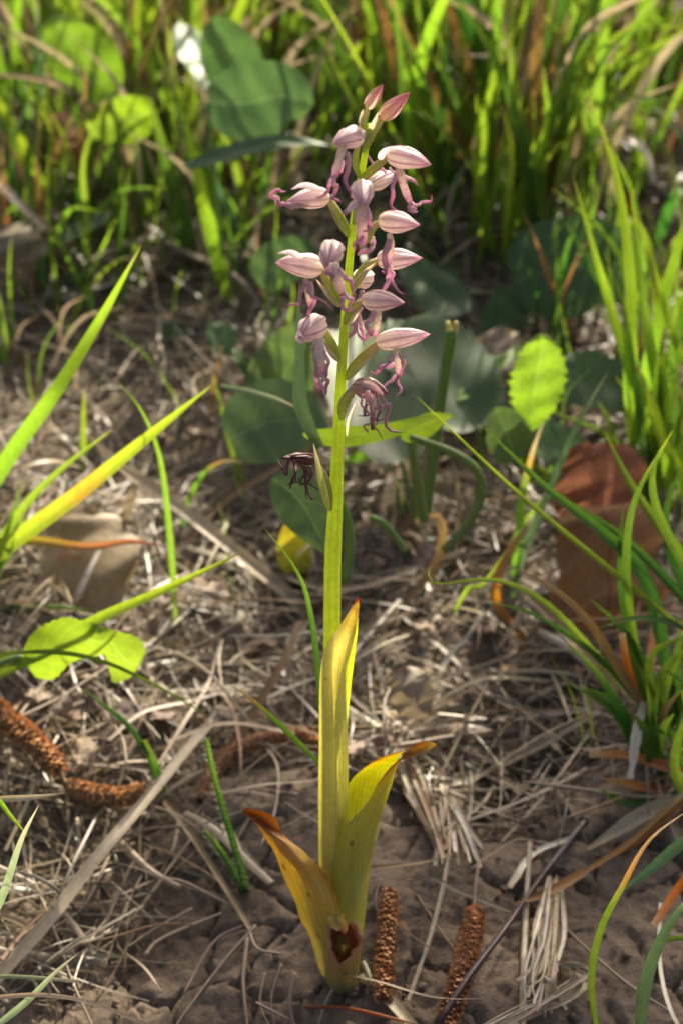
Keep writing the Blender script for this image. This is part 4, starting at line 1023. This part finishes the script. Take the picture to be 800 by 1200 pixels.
# upper left group
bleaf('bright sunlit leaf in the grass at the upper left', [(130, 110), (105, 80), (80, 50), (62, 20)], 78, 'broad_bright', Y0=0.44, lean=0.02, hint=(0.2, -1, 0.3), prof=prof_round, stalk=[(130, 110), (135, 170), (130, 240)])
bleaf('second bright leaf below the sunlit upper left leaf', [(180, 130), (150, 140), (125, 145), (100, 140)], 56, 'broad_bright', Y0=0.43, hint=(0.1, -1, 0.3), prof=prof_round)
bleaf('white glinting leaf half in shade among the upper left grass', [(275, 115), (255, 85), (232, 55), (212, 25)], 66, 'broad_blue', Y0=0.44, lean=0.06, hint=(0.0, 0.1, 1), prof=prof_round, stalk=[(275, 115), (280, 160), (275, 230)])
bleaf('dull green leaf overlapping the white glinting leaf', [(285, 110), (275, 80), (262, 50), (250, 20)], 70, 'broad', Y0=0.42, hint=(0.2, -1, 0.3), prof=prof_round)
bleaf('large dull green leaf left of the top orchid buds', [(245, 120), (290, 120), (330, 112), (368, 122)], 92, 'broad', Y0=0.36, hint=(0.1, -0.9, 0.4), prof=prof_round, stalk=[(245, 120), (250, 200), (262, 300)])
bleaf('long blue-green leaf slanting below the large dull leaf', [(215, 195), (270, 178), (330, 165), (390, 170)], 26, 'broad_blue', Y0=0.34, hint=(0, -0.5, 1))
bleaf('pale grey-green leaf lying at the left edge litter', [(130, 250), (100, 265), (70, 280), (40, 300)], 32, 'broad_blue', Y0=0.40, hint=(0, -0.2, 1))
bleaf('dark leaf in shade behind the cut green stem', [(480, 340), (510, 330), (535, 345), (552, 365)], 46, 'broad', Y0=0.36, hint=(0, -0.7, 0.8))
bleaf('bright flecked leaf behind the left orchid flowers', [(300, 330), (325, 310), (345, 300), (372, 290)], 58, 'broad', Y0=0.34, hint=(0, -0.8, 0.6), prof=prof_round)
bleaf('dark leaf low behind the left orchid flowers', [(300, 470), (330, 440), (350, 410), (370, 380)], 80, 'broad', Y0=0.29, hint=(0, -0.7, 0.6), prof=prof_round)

# cut green stem and thick leaf stalks right of the orchid
def stalk_thing(name, label, pts, Y0, r, mat='petiole', lean=0.0):
    q = [P(x, y, Y0 + lean * i / (len(pts) - 1)) for i, (x, y) in enumerate(pts)]
    return tag(mk(name, *tube(q, [mpx(q[0], k) for k in r], 24, 10), mat), label, 'stem'), q
o, q = stalk_thing('cut_stem', 'upright green stem cut off at a pale yellow top', [(498, 600), (506, 540), (516, 470), (523, 425), (529, 388)], 0.16, [7, 7, 6.5, 6, 7])
for dx in (-3, 3): mk('cut_end', *tube([q[-1] + np.array([mpx(q[-1], dx), 0, -0.001]), P(529 + dx * 1.6, 377, 0.16)], [mpx(q[-1], 3.4), mpx(q[-1], 3.0)], 4, 7), 'cut_end', o)
stalk_thing('leaf_stalk', 'thick curved green leaf stalk right of the cut stem', [(520, 645), (550, 610), (564, 575), (556, 548), (525, 528), (480, 512)], 0.13, [5, 5.5, 5.5, 5, 4.5, 4])
stalk_thing('leaf_stalk', 'pale upright leaf stalk left of the cut stem', [(497, 610), (489, 570), (482, 525), (481, 500)], 0.15, [6, 6, 5, 5])
stalk_thing('leaf_stalk', 'short bent green stalk close behind the orchid stem', [(405, 680), (410, 640), (406, 605), (394, 575)], 0.07, [6, 6, 5, 4])
stalk_thing('leaf_stalk', 'small pale green sprout right of the orchid stem', [(475, 645), (460, 625), (448, 612), (434, 606)], 0.14, [4, 4, 4, 3.5])
# twisted grass leaf behind left flowers
single('twisted pale blade hanging behind the left orchid flowers', [(375, 525), (362, 500), (352, 470), (352, 420), (350, 370), (352, 330)], 19, 'grass_blue', Y0=0.10, twist=(0, 1.2))
single('thin bleached blade slanting down to the twisted pale blade', [(258, 452), (290, 458), (325, 468), (352, 480)], 7, 'grass_silver', Y0=0.14)

# ------------------------------------------------------------------ dead leaves
def dead(label, rows, mat, rip=0.0014, serr=0.012):
    return tag(mk('dead_leaf', *rowleaf(rows, 34, 15, rip, serr, 5.0), mat), label, 'dead leaf')
dead('large brown dead leaf lying behind the arching grass tuft', [(672, 596, 706, 590, .190, .19, 0), (652, 612, 755, 592, .180, .186, .004), (642, 640, 782, 622, .176, .186, .008), (650, 668, 770, 655, .168, .180, .003), (638, 698, 786, 690, .166, .174, .008), (650, 728, 762, 722, .160, .166, .003), (672, 752, 716, 748, .158, .159, .0)], 'dead_leaf', 0.0035, 0.012)
dead('reddish-brown upper fold of dead leaf lit at its rim', [(662, 528, 676, 521, .206, .206, 0), (655, 540, 706, 517, .206, .208, .004), (656, 558, 738, 524, .205, .21, .005), (653, 578, 752, 548, .204, .207, .002), (661, 600, 744, 578, .203, .205, .006), (668, 620, 728, 606, .202, .203, .002)], 'dead_leaf', 0.0034, 0.012)
dead('pale tan lobed dead leaf under the left grass tuft', [(62, 596, 84, 586, 0.197, 0.198, 0), (48, 612, 128, 598, 0.192, 0.194, .002), (66, 640, 140, 618, 0.186, 0.189, .003), (50, 662, 158, 632, 0.179, 0.183, .003), (62, 690, 170, 655, 0.172, 0.175, .004), (80, 704, 152, 690, 0.167, 0.169, .003), (92, 722, 140, 712, 0.162, 0.164, .001)], 'dead_leaf_pale', 0.0012, 0.012)
dead('crumpled grey-brown leaf scrap on the litter right of the stem', [(452, 790, 470, 783, .115, .115, 0), (455, 810, 500, 790, .112, .112, .003), (462, 832, 510, 815, .108, .108, .003), (475, 847, 505, 838, .104, .104, 0)], 'dead_leaf_grey')
dead('brown shaded dead leaf behind the cut green stem', [(555, 400, 585, 380, .30, .30, 0), (552, 425, 610, 395, .295, .30, .008), (556, 445, 622, 425, .29, .29, .008), (570, 462, 610, 450, .285, .285, 0)], 'dead_leaf_grey')
dead('brown dead leaf curled in the far left litter', [(0, 265, 30, 258, .40, .40, 0), (-8, 290, 50, 275, .39, .39, .01), (0, 320, 45, 305, .38, .38, 0)], 'dead_leaf_grey')
dead('russet dead leaf scrap in shade at the upper left', [(60, 140, 85, 130, .48, .48, 0), (62, 175, 100, 160, .46, .46, .008), (75, 200, 95, 195, .45, .45, 0)], 'dead_leaf')

LM = [('the pale tan dead leaf', 110, 650), ('the rounded bright green leaf', 100, 760), ('the golden-brown catkins', 80, 890), ('the long flat straw leaf', 110, 1010), ('the stout grass shoot', 185, 910), ('the hairy shoots', 265, 980),
      ('the orchid foot', 400, 1140), ('the half-buried dull catkin', 300, 870), ('the sheathing orchid leaf', 400, 800), ('the withered orchid flower', 350, 550), ('the small yellowing leaf', 345, 640), ('the brown curled blade', 510, 640),
      ('the orange withered blade', 595, 680), ('the large brown dead leaf', 700, 640), ('the arching grass tuft', 775, 860), ('the loose straw fan', 540, 960), ('the frayed straw bundle', 640, 1120), ('the dark purple twig', 600, 1070),
      ('the catkin on cracked soil', 450, 1100), ('the rust-spotted blade', 150, 530), ('the folded leaflet', 260, 400), ('the scalloped leaf', 510, 430), ('the cut green stem', 510, 520), ('the toothed green leaf', 630, 440), ('the big sun-flecked leaf', 690, 310),
      ('the tall upright tuft', 750, 500), ('the wide blue-green blade', 770, 1120), ('the sunlit upper leaf', 95, 60), ('the white glinting leaf', 240, 70), ('the large dull leaf', 310, 120), ('the top orchid buds', 450, 110), ('the big tussock', 585, 270),
      ('the long arching blade', 700, 60), ('the white dry curl', 750, 190), ('the broad leaning blade', 30, 200), ('the long grey bowed straw', 570, 810), ('the broken brown straw', 320, 790), ('the broad bright blade', 90, 420)]
def near(px, py): return min(LM, key=lambda q: (q[1] - px) ** 2 + (q[2] - py) ** 2)[0]
TONE = {'straw': 'tan', 'straw_grey': 'grey', 'straw_brown': 'brown', 'straw_white': 'whitish', 'dead_leaf': 'russet', 'dead_leaf_grey': 'grey-brown', 'dead_leaf_pale': 'pale'}
# pale fine roots on the shaded soil
root_px = [[(330, 1130), (318, 1170), (322, 1205)], [(300, 1085), (260, 1130), (215, 1190), (205, 1206)], [(290, 1080), (300, 1110), (328, 1118)], [(285, 1085), (250, 1105), (215, 1165)], [(140, 1050), (200, 1030), (270, 1060)], [(310, 1140), (305, 1175), (316, 1205)], [(170, 1120), (190, 1100), (260, 1070)], [(395, 1150), (380, 1180), (372, 1206)], [(345, 1140), (340, 1175), (345, 1205)], [(290, 1100), (285, 1150), (290, 1205)], [(130, 1000), (100, 1060), (60, 1090)], [(225, 1065), (180, 1090), (150, 1110)], [(455, 1105), (440, 1060), (445, 1030)], [(560, 1010), (555, 1060), (560, 1100)], [(90, 960), (95, 1020), (70, 1060), (10, 1110)], [(300, 1175), (340, 1195)], [(30, 1010), (60, 1080), (85, 1150), (110, 1205)]]
for k, pts in enumerate(root_px):
    straw(('short' if len(pts) == 2 else 'fine') + ' pale root on bare soil near ' + near(*pts[1]), pts, random.uniform(3.5, 6), 'root', 0.004, name='fine_root', kind='round', cat='root', group='fine roots on the soil')

# crumbled scraps, individually scattered
scrapm = []
for k in range(6):
    v, f, uv = ribbon([(0, 0, 0), (0.4, 0.1 * rng.normal(), 0.1), (1, 0.2 * rng.normal(), 0.1 * rng.normal())], rng.uniform(.4, .8), prof_ovate, (0, 0, 1), 0.1, 7, 10, (0, rng.normal() * .5), 0.12, 1, 0.1)
    o = mk('leaf_scrap', v, f, uv, ['dead_leaf_grey', 'dead_leaf_pale', 'straw_brown', 'dead_leaf_grey', 'straw_grey', 'dead_leaf_grey'][k])
    scrapm.append(o.data); bpy.data.objects.remove(o)
for k in range(90):
    px, py = random.uniform(0, 800), 480 + 420 * random.random() ** 0.8
    p = G(px, py, random.uniform(0.001, 0.010))
    o = bpy.data.objects.new('leaf_scrap', random.choice(scrapm))
    COL.objects.link(o); place(o, p)
    o.scale = [random.uniform(0.006, 0.017)] * 3
    o.rotation_euler = (random.uniform(-.6, .6), random.uniform(-.6, .6), random.uniform(0, 6.28))
    tag(o, ('tiny ' if o.scale[0] < 0.010 else 'larger ') + TONE[o.data.materials[0].name] + ' crumbled leaf scrap lying near ' + near(px, py), 'leaf scrap', 'leaf scraps in the litter')

# ------------------------------------------------------------------ litter: single straws, then the mat
strm = []
for k in range(24):
    L = 1.0; c = rng.normal(0, 0.08); c2 = rng.normal(0, 0.06)
    q = [(-0.5, 0, 0.01), (-0.2, c, 0.03 + 0.03 * rng.random()), (0.15, c * 0.8 + c2, 0.02), (0.5, c2 * 2, 0.01 + 0.06 * rng.random())]
    if k % 3 == 2: geo = tube(q, [0.008, 0.009, 0.008, 0.005], 14, 6)
    else: geo = ribbon(q, rng.uniform(0.014, 0.038), prof_straw if k % 2 else prof_blade, (0, 0, 1), 0.25, 3, 16, (rng.normal() * .5, rng.normal() * .8))
    o = mk('dry_straw', *geo, ['straw', 'straw_grey', 'straw_brown', 'straw_grey', 'straw', 'straw_grey', 'straw_brown', 'straw_white'][k % 8], origin=(0, 0, 0))
    strm.append(o.data); bpy.data.objects.remove(o)
for k in range(230):
    px = random.uniform(-20, 820); py = random.uniform(330, 900) if k % 10 else random.uniform(880, 1200)
    if 340 < px < 430 and py > 1000: continue
    p = G(px, py, random.uniform(0.002, 0.012))
    o = bpy.data.objects.new('dry_straw', random.choice(strm))
    COL.objects.link(o); place(o, p)
    o.scale = [random.uniform(0.025, 0.075)] * 3
    o.rotation_euler = (random.uniform(-.1, .25), random.uniform(-.2, .2), random.uniform(0, 6.28))
    tag(o, ('short ' if o.scale[0] < 0.045 else 'long ') + TONE[o.data.materials[0].name] + (' hollow' if strm.index(o.data) % 3 == 2 else ' flat') + ' dry straw lying near ' + near(px, py), 'straw', 'dry straws strewn in the litter')

def mat_straws(name, n, sampler, lmin, lmax, wmin, wmax, hmax, mat, rise=0.0, seg=7, curl=0.35):
    """thousands of thin curved straws or short blades joined into one mesh"""
    x, y = sampler(n)
    n = len(x)
    L = rng.uniform(lmin, lmax, n); w = rng.uniform(wmin, wmax, n); a = rng.uniform(0, 2 * np.pi, n)
    cur = rng.normal(0, curl, n); h0 = rng.random(n) ** 1.6 * hmax; arch = rng.uniform(-0.05, 0.18, n) * L; tilt = rng.normal(0, 0.10, n)
    s = np.linspace(-0.5, 0.5, seg)
    ang = a[:, None] + cur[:, None] * s[None] * 2
    dx = np.cumsum(np.cos(ang), 1) / seg * L[:, None]; dy = np.cumsum(np.sin(ang), 1) / seg * L[:, None]
    cx = x[:, None] + dx - dx.mean(1, keepdims=True); cy = y[:, None] + dy - dy.mean(1, keepdims=True)
    if rise:
        k = np.linspace(0, 1, seg)[None]
        le = rng.uniform(0.1, 0.7, n)[:, None]
        cx = x[:, None] + np.cos(a)[:, None] * L[:, None] * le * k ** 1.6
        cy = y[:, None] + np.sin(a)[:, None] * L[:, None] * le * k ** 1.6
        cz = terr(cx, cy) + L[:, None] * np.sqrt(1 - le ** 2 * 0.7) * k * (1 - 0.25 * le * k)
    else:
        cz = terr(cx, cy) + h0[:, None] + arch[:, None] * (0.25 - s[None] ** 2) * 4 * 0.5 + tilt[:, None] * s[None] * L[:, None]
        cz = np.maximum(cz, terr(cx, cy) + 0.0005)
    tx = np.gradient(cx, axis=1); ty = np.gradient(cy, axis=1); tl = np.hypot(tx, ty) + 1e-9
    if rise: bx = -np.sin(a)[:, None] * np.ones_like(tx); by = np.cos(a)[:, None] * np.ones_like(tx)
    else: bx = -ty / tl; by = tx / tl
    pr = prof_blade(np.linspace(0, 1, seg))[None] * np.ones((n, 1)) if rise else (0.6 + 0.4 * np.sin(np.pi * np.linspace(0.1, 0.95, seg)))[None] * np.ones((n, 1))
    ww = w[:, None] * pr * 0.5
    tw = rng.normal(0, 0.7, n)[:, None] * (1 if not rise else 0)
    V = np.empty((n, seg, 3, 3), np.float32)
    for c, o in enumerate((-1, 0, 1)):
        V[:, :, c, 0] = cx + bx * ww * o * np.cos(tw); V[:, :, c, 1] = cy + by * ww * o * np.cos(tw)
        V[:, :, c, 2] = cz + ww * o * np.sin(tw) + (0.35 * ww if o == 0 else 0)
    base = (np.arange(n) * seg * 3)[:, None, None]
    i = np.arange(seg - 1)[None, :, None] * 3; j = np.arange(2)[None, None, :]
    q0 = (base + i + j).reshape(-1)
    Q = np.stack([q0, q0 + 1, q0 + 4, q0 + 3], 1)
    uv = np.empty((n, seg, 3, 2), np.float32)
    uv[..., 0] = np.array([0, .5, 1])[None, None]; uv[..., 1] = np.linspace(0, 1, seg)[None, :, None]
    tone = np.repeat(rng.random(n), seg * 3)
    return fastmesh(name, V.reshape(-1, 3), Q, uv.reshape(-1, 2), tone, mat, origin=(float(x[0]), float(y[0]), 0.0))

def samp(y0, y1, wx=0.30, soft=True, power=1.0):
    def f(n):
        y = y0 + (y1 - y0) * rng.random(n) ** power
        x = rng.uniform(-1, 1, n) * (wx + 0.25 * np.clip(y, 0, 9))
        keep = np.ones(n, bool)
        if soft:
            nn = vnoise(x, y, 0.05, 31) + vnoise(x, y, 0.021, 33) * 0.6
            thr = np.interp(y, [-0.2, 0.02, 0.07, 0.11], [0.38, 0.28, 0.1, -1.0])
            thr = np.where((x < -0.03) & (y > 0.0), thr - 0.18, thr)
            keep = nn > thr
        return x[keep], y[keep]
    return f
for nn_, l0, l1, w0, w1, hh, cu, lb in ((11000, 0.012, 0.055, 0.00025, 0.0007, 0.009, 0.20, 'tangle of fine dry grass fibres covering the ground'),
                                   (4200, 0.02, 0.08, 0.0006, 0.0014, 0.010, 0.12, 'tangled mat of grey-brown dry straw covering the ground'),
                                   (700, 0.012, 0.05, 0.0018, 0.0040, 0.007, 0.08, 'broken flat straw blades matted into the litter')):
    o = mat_straws('straw_litter', nn_, samp(-0.12, 0.45), l0, l1, w0, w1, hh, 'litter', curl=cu)
    tag(o, lb, 'straw litter', kind='stuff')
o = mat_straws('straw_litter', 4200, samp(0.40, 1.3, 0.35, False, 1.2), 0.03, 0.10, 0.001, 0.004, 0.015, 'litter', seg=6)
tag(o, 'distant dry straw lying between the grass tufts', 'straw litter', kind='stuff')
o = mat_straws('straw_crumbs', 5000, samp(-0.12, 0.25), 0.003, 0.014, 0.0004, 0.0016, 0.004, 'litter', seg=4)
tag(o, 'fine chaff and crumbs of straw on the soil', 'chaff', kind='stuff')

# ------------------------------------------------------------------ background grass
bm_ = []
for k in range(16):
    b = rng.uniform(0.05, 0.5); w = rng.uniform(0.022, 0.045)
    q = [(0, 0, 0), (b * 0.12, 0.02 * rng.normal(), 0.36), (b * 0.42, 0.03 * rng.normal(), 0.70), (b * 1.0, 0.05 * rng.normal(), 0.97 - 0.35 * b * b)]
    o = mk('blade', *ribbon(q, w, prof_blade, (-1, 0.2 * rng.normal(), 0.3), 0.2, 5, 14, (rng.normal() * .3, rng.normal() * .9)), ['grass', 'grass_bright', 'grass', 'grass_dark', 'grass_bright', 'grass', 'grass_dark', 'straw_brown' if k < 8 else 'straw'][k % 8], origin=(0, 0, 0))
    bm_.append(o.data); bpy.data.objects.remove(o)
dm_ = [m for i, m in enumerate(bm_) if i % 8 == 7]

def tuft(px, py, n, hmin, hmax, spread, label, group=None, dry=0.12, lean=(0, 0), p=None):
    p = G(px, py) if p is None else p
    e = tag(empty('grass_tuft', p), label, 'grass', group)
    for k in range(n):
        o = bpy.data.objects.new('blade', random.choice(dm_) if random.random() < dry else random.choice(bm_))
        COL.objects.link(o)
        a = random.uniform(0, 6.28); r = spread * random.random() ** 0.7
        place(o, p + np.array([r * math.cos(a), r * math.sin(a), -0.003 + 0.12 * r * math.sin(a)]), e)
        L = random.uniform(hmin, hmax) * (1 - 0.3 * random.random() ** 2)
        o.scale = (L, L * random.uniform(0.8, 1.2), L)
        o.rotation_euler = (lean[0] + random.gauss(0, 0.16), lean[1] + random.gauss(0.10, 0.16), a + random.gauss(0, 0.9))
    return e

random.seed(21)
# the big tussock right of the spike
tuft(585, 275, 80, 0.10, 0.23, 0.045, 'big dense grass tussock right of the orchid spike', dry=0.06)
tuft(520, 215, 40, 0.10, 0.22, 0.035, 'grass tuft growing between the orchid buds and the big tussock', dry=0.05)
tuft(665, 215, 36, 0.09, 0.20, 0.04, 'grass tuft right beside the big tussock', dry=0.1)
g = 'blurred grass tufts behind'
lab = 'grass tuft in the meadow far behind the big tussock'
for px, py, n, a, b, s in [(40, 330, 10, .06, .13, .03), (110, 250, 16, .08, .16, .03), (190, 250, 22, .08, .18, .035), (270, 200, 22, .08, .16, .035), (330, 230, 18, .07, .14, .035), (60, 170, 22, .08, .18, .04),
                             (160, 120, 26, .09, .18, .04), (250, 100, 26, .09, .18, .04), (340, 100, 28, .09, .18, .04), (430, 110, 30, .09, .2, .04), (520, 90, 30, .1, .2, .045), (610, 90, 28, .1, .2, .045), (700, 90, 24, .08, .18, .045), (780, 110, 22, .08, .17, .045),
                             (20, 60, 22, .09, .18, .04), (100, 30, 26, .09, .18, .045), (200, 20, 26, .09, .18, .045), (300, 10, 26, .09, .18, .045), (400, 10, 28, .09, .18, .045), (500, 0, 28, .09, .18, .045), (600, 0, 28, .09, .18, .045), (700, 0, 24, .09, .18, .045), (790, 10, 24, .09, .18, .045), (440, 200, 14, .06, .12, .03), (745, 190, 12, .06, .12, .04), (5, 440, 8, .04, .08, .03), (-40, 250, 20, .08, .16, .04), (25, 300, 12, .05, .11, .03), (110, 330, 9, .05, .10, .03), (215, 300, 10, .05, .12, .03), (470, 300, 8, .05, .09, .03), (640, 380, 7, .05, .09, .02), (850, 300, 24, .08, .16, .04), (860, 150, 22, .08, .18, .04), (860, 480, 18, .07, .14, .04)]:
    tuft(px, py, n, a, b, s, ('sparse' if n < 17 else 'full') + (' short' if b < 0.15 else ' tall' if b < 0.19 else ' very tall') + ' green grass tuft growing near ' + near(px, py), g, dry=0.24)
for px, py, n, a, b in [(20, 420, 4, .04, .09), (70, 380, 5, .04, .10), (130, 400, 3, .03, .08), (165, 350, 5, .04, .10), (225, 380, 4, .03, .08), (30, 500, 4, .03, .07), (100, 470, 3, .03, .06), (230, 470, 4, .03, .07), (300, 420, 4, .04, .08), (290, 350, 6, .05, .11), (330, 330, 5, .04, .09), (60, 310, 8, .05, .12), (150, 300, 8, .05, .12), (255, 300, 8, .05, .12), (310, 610, 3, .02, .05), (250, 690, 3, .02, .04), (440, 330, 5, .04, .08), (460, 620, 3, .02, .05), (570, 650, 4, .03, .06), (640, 560, 5, .04, .08), (690, 480, 6, .04, .10), (540, 330, 6, .04, .09), (620, 330, 7, .05, .10), (720, 380, 7, .05, .11), (790, 420, 8, .06, .12), (785, 560, 9, .06, .11), (800, 640, 8, .05, .10), (735, 880, 5, .03, .06), (420, 760, 2, .015, .03)]:
    tuft(px, py, n, a, b, 0.014, 'wispy little tuft of ' + ('two or three' if n < 4 else 'few' if n < 7 else 'several') + ' thin blades near ' + near(px, py), 'wispy tufts in the litter', dry=0.12)
for px, py, w, hx, m in [(40, 330, 40, 0.4, 'broad'), (150, 320, 36, -0.5, 'broad_bright'), (205, 410, 30, 0.3, 'broad'), (90, 350, 30, -0.2, 'broad_blue'), (330, 250, 40, 0.5, 'broad'), (20, 250, 44, 0.2, 'broad_bright'), (225, 260, 40, -0.3, 'broad'), (420, 560, 26, 0.3, 'broad_bright'), (455, 300, 40, 0.2, 'broad'), (560, 470, 28, 0.4, 'broad'), (740, 430, 40, 0.2, 'broad'), (300, 520, 28, -0.4, 'broad'), (190, 60, 50, 0.3, 'broad'), (390, 60, 46, -0.3, 'broad_bright')]:
    q = G(px, py)
    bleaf('small ' + {'broad': 'dull green', 'broad_bright': 'bright', 'broad_blue': 'bluish'}[m] + ' leaf half hidden near ' + near(px, py), [(px - w * .5, py - 14), (px, py - 20 - w * 0.1), (px + w * .6, py - 12 - w * hx)], w * 0.72, m, Y0=q[1], hint=(hx, -0.7, 0.5), group='small leaves in the litter', stalk=[(px - w * .5, py - 14), (px - w * .55, py)])
for k in range(26):
    x = random.uniform(-0.6, 0.6); y = random.uniform(0.72, 1.5)
    tuft(0, 0, 22, .1, .2, .05, lab, g, dry=0.2, p=np.array([x, y, float(terr(x, y))]))
# prominent single background blades
for lb, pts, w, m in [
    ('broad sunlit blade leaning in from the far left edge', [(62, 265), (45, 220), (15, 150), (-20, 90)], 20, 'grass_bright'),
    ('broad sunlit blade standing under the large dull leaf', [(270, 360), (255, 300), (235, 220), (216, 134)], 20, 'grass_bright'),
    ('tall pale stem rising at the upper left', [(52, 230), (48, 130), (45, 60), (42, -10)], 14, 'grass_blue'),
    ('dark blade slanting down behind the left orchid flower', [(300, 330), (282, 285), (262, 235), (245, 190)], 9, 'grass_blue'),
    ('yellow sunlit blade slanting behind the top orchid buds', [(545, 250), (520, 190), (495, 110), (474, 50)], 14, 'grass_bright'),
    ('long blade arching over to the upper right edge', [(560, 250), (620, 130), (680, 70), (740, 36), (810, 32)], 17, 'grass'),
    ('second blade arching below the long upper right blade', [(600, 240), (680, 110), (740, 70), (790, 40)], 16, 'grass_bright'),
    ('wide green blade standing behind the left upper flower', [(232, 330), (215, 260), (195, 190), (175, 110)], 22, 'grass_dark'),
    ('level green blade at the right edge above the white dry curl', [(660, 180), (700, 130), (750, 122), (815, 122)], 11, 'grass'),
]:
    single(lb, pts, w, m)
o = mat_straws('meadow_grass', 2600, samp(0.46, 1.9, 0.35, False, 1.1), 0.03, 0.10, 0.002, 0.005, 0.0, 'thatch_grass', rise=1.0, seg=6)
tag(o, 'short green grass filling the meadow behind', 'grass', kind='stuff')

# ------------------------------------------------------------------ unseen shrub added beyond the frame, its leaves placed to shade the soil
random.seed(5)
sb = np.array([0.9, 2.5, float(terr(0.9, 2.5))])
shrub = tag(empty('added_shade_shrub', sb), 'unseen leafy shrub added beyond the meadow to shade the soil', 'shrub')
lm_ = []
for k in range(4):
    v, f, uv = ribbon([(0, 0, 0), (0.33, 0, 0.05), (0.66, 0, 0.05), (1, 0, -0.05)], 0.75, prof_ovate, (0, 0, 1), 0.1, 5, 8, (0, .2), 0.05)
    o = mk('foliage', v, f, uv, 'shrub_leaf', origin=(0, 0, 0)); lm_.append((np.array(v), f, uv)); bpy.data.objects.remove(o)
def rotm(a, b, c):
    ca, sa, cb, sb_, cc, sc_ = math.cos(a), math.sin(a), math.cos(b), math.sin(b), math.cos(c), math.sin(c)
    return np.array([[cc, -sc_, 0], [sc_, cc, 0], [0, 0, 1]]) @ np.array([[cb, 0, sb_], [0, 1, 0], [-sb_, 0, cb]]) @ np.array([[1, 0, 0], [0, ca, -sa], [0, sa, ca]])
leaves = []; cl = []
def shade_leaf(x, y, z, size):
    p = np.array([x, y, z]) + SUN * rng.uniform(1.55, 2.15)
    v, f, uv = lm_[rng.integers(4)]
    m = rotm(rng.normal(0, .5), rng.normal(0, .5), rng.uniform(0, 6.28))
    leaves.append((v @ m.T * size + p, f, uv)); cl.append(p)
SHADE = [(190, -0.09, 0.36, -0.10, 0.05, 0.0), (30, -0.40, -0.09, -0.10, 0.03, 0.0), (30, -0.03, 0.40, 0.05, 0.18, 0.0)]
for n, x0, x1, y0, y1, z in SHADE:
    for k in range(n): shade_leaf(rng.uniform(x0, x1), rng.uniform(y0, y1), z, rng.uniform(0.03, 0.055))
tr = [sb, sb + np.array([-0.05, -0.1, 0.5]), sb + np.array([-0.15, -0.4, 0.95]), np.array([0.6, 1.6, 1.4])]
mk('trunk', *tube(tr, [0.03, 0.024, 0.017, 0.009], 20, 10, noise=0.1), 'bark', shrub)
hub = spline(tr, 10)
pts = np.array(cl)
for k in range(26):
    e = pts[rng.integers(len(pts))]
    s0 = hub[rng.integers(6, 10)]
    mk('limb', *tube([s0, (s0 * 0.55 + e * 0.45) + np.array([0, 0, 0.06]), e], [0.006, 0.004, 0.0015], 10, 6), 'bark', shrub)
v, f, uv = join(leaves)
o = mk('shade_crown', v, f, uv, 'shrub_leaf', shrub, smooth=True)
o['kind'] = 'stuff'
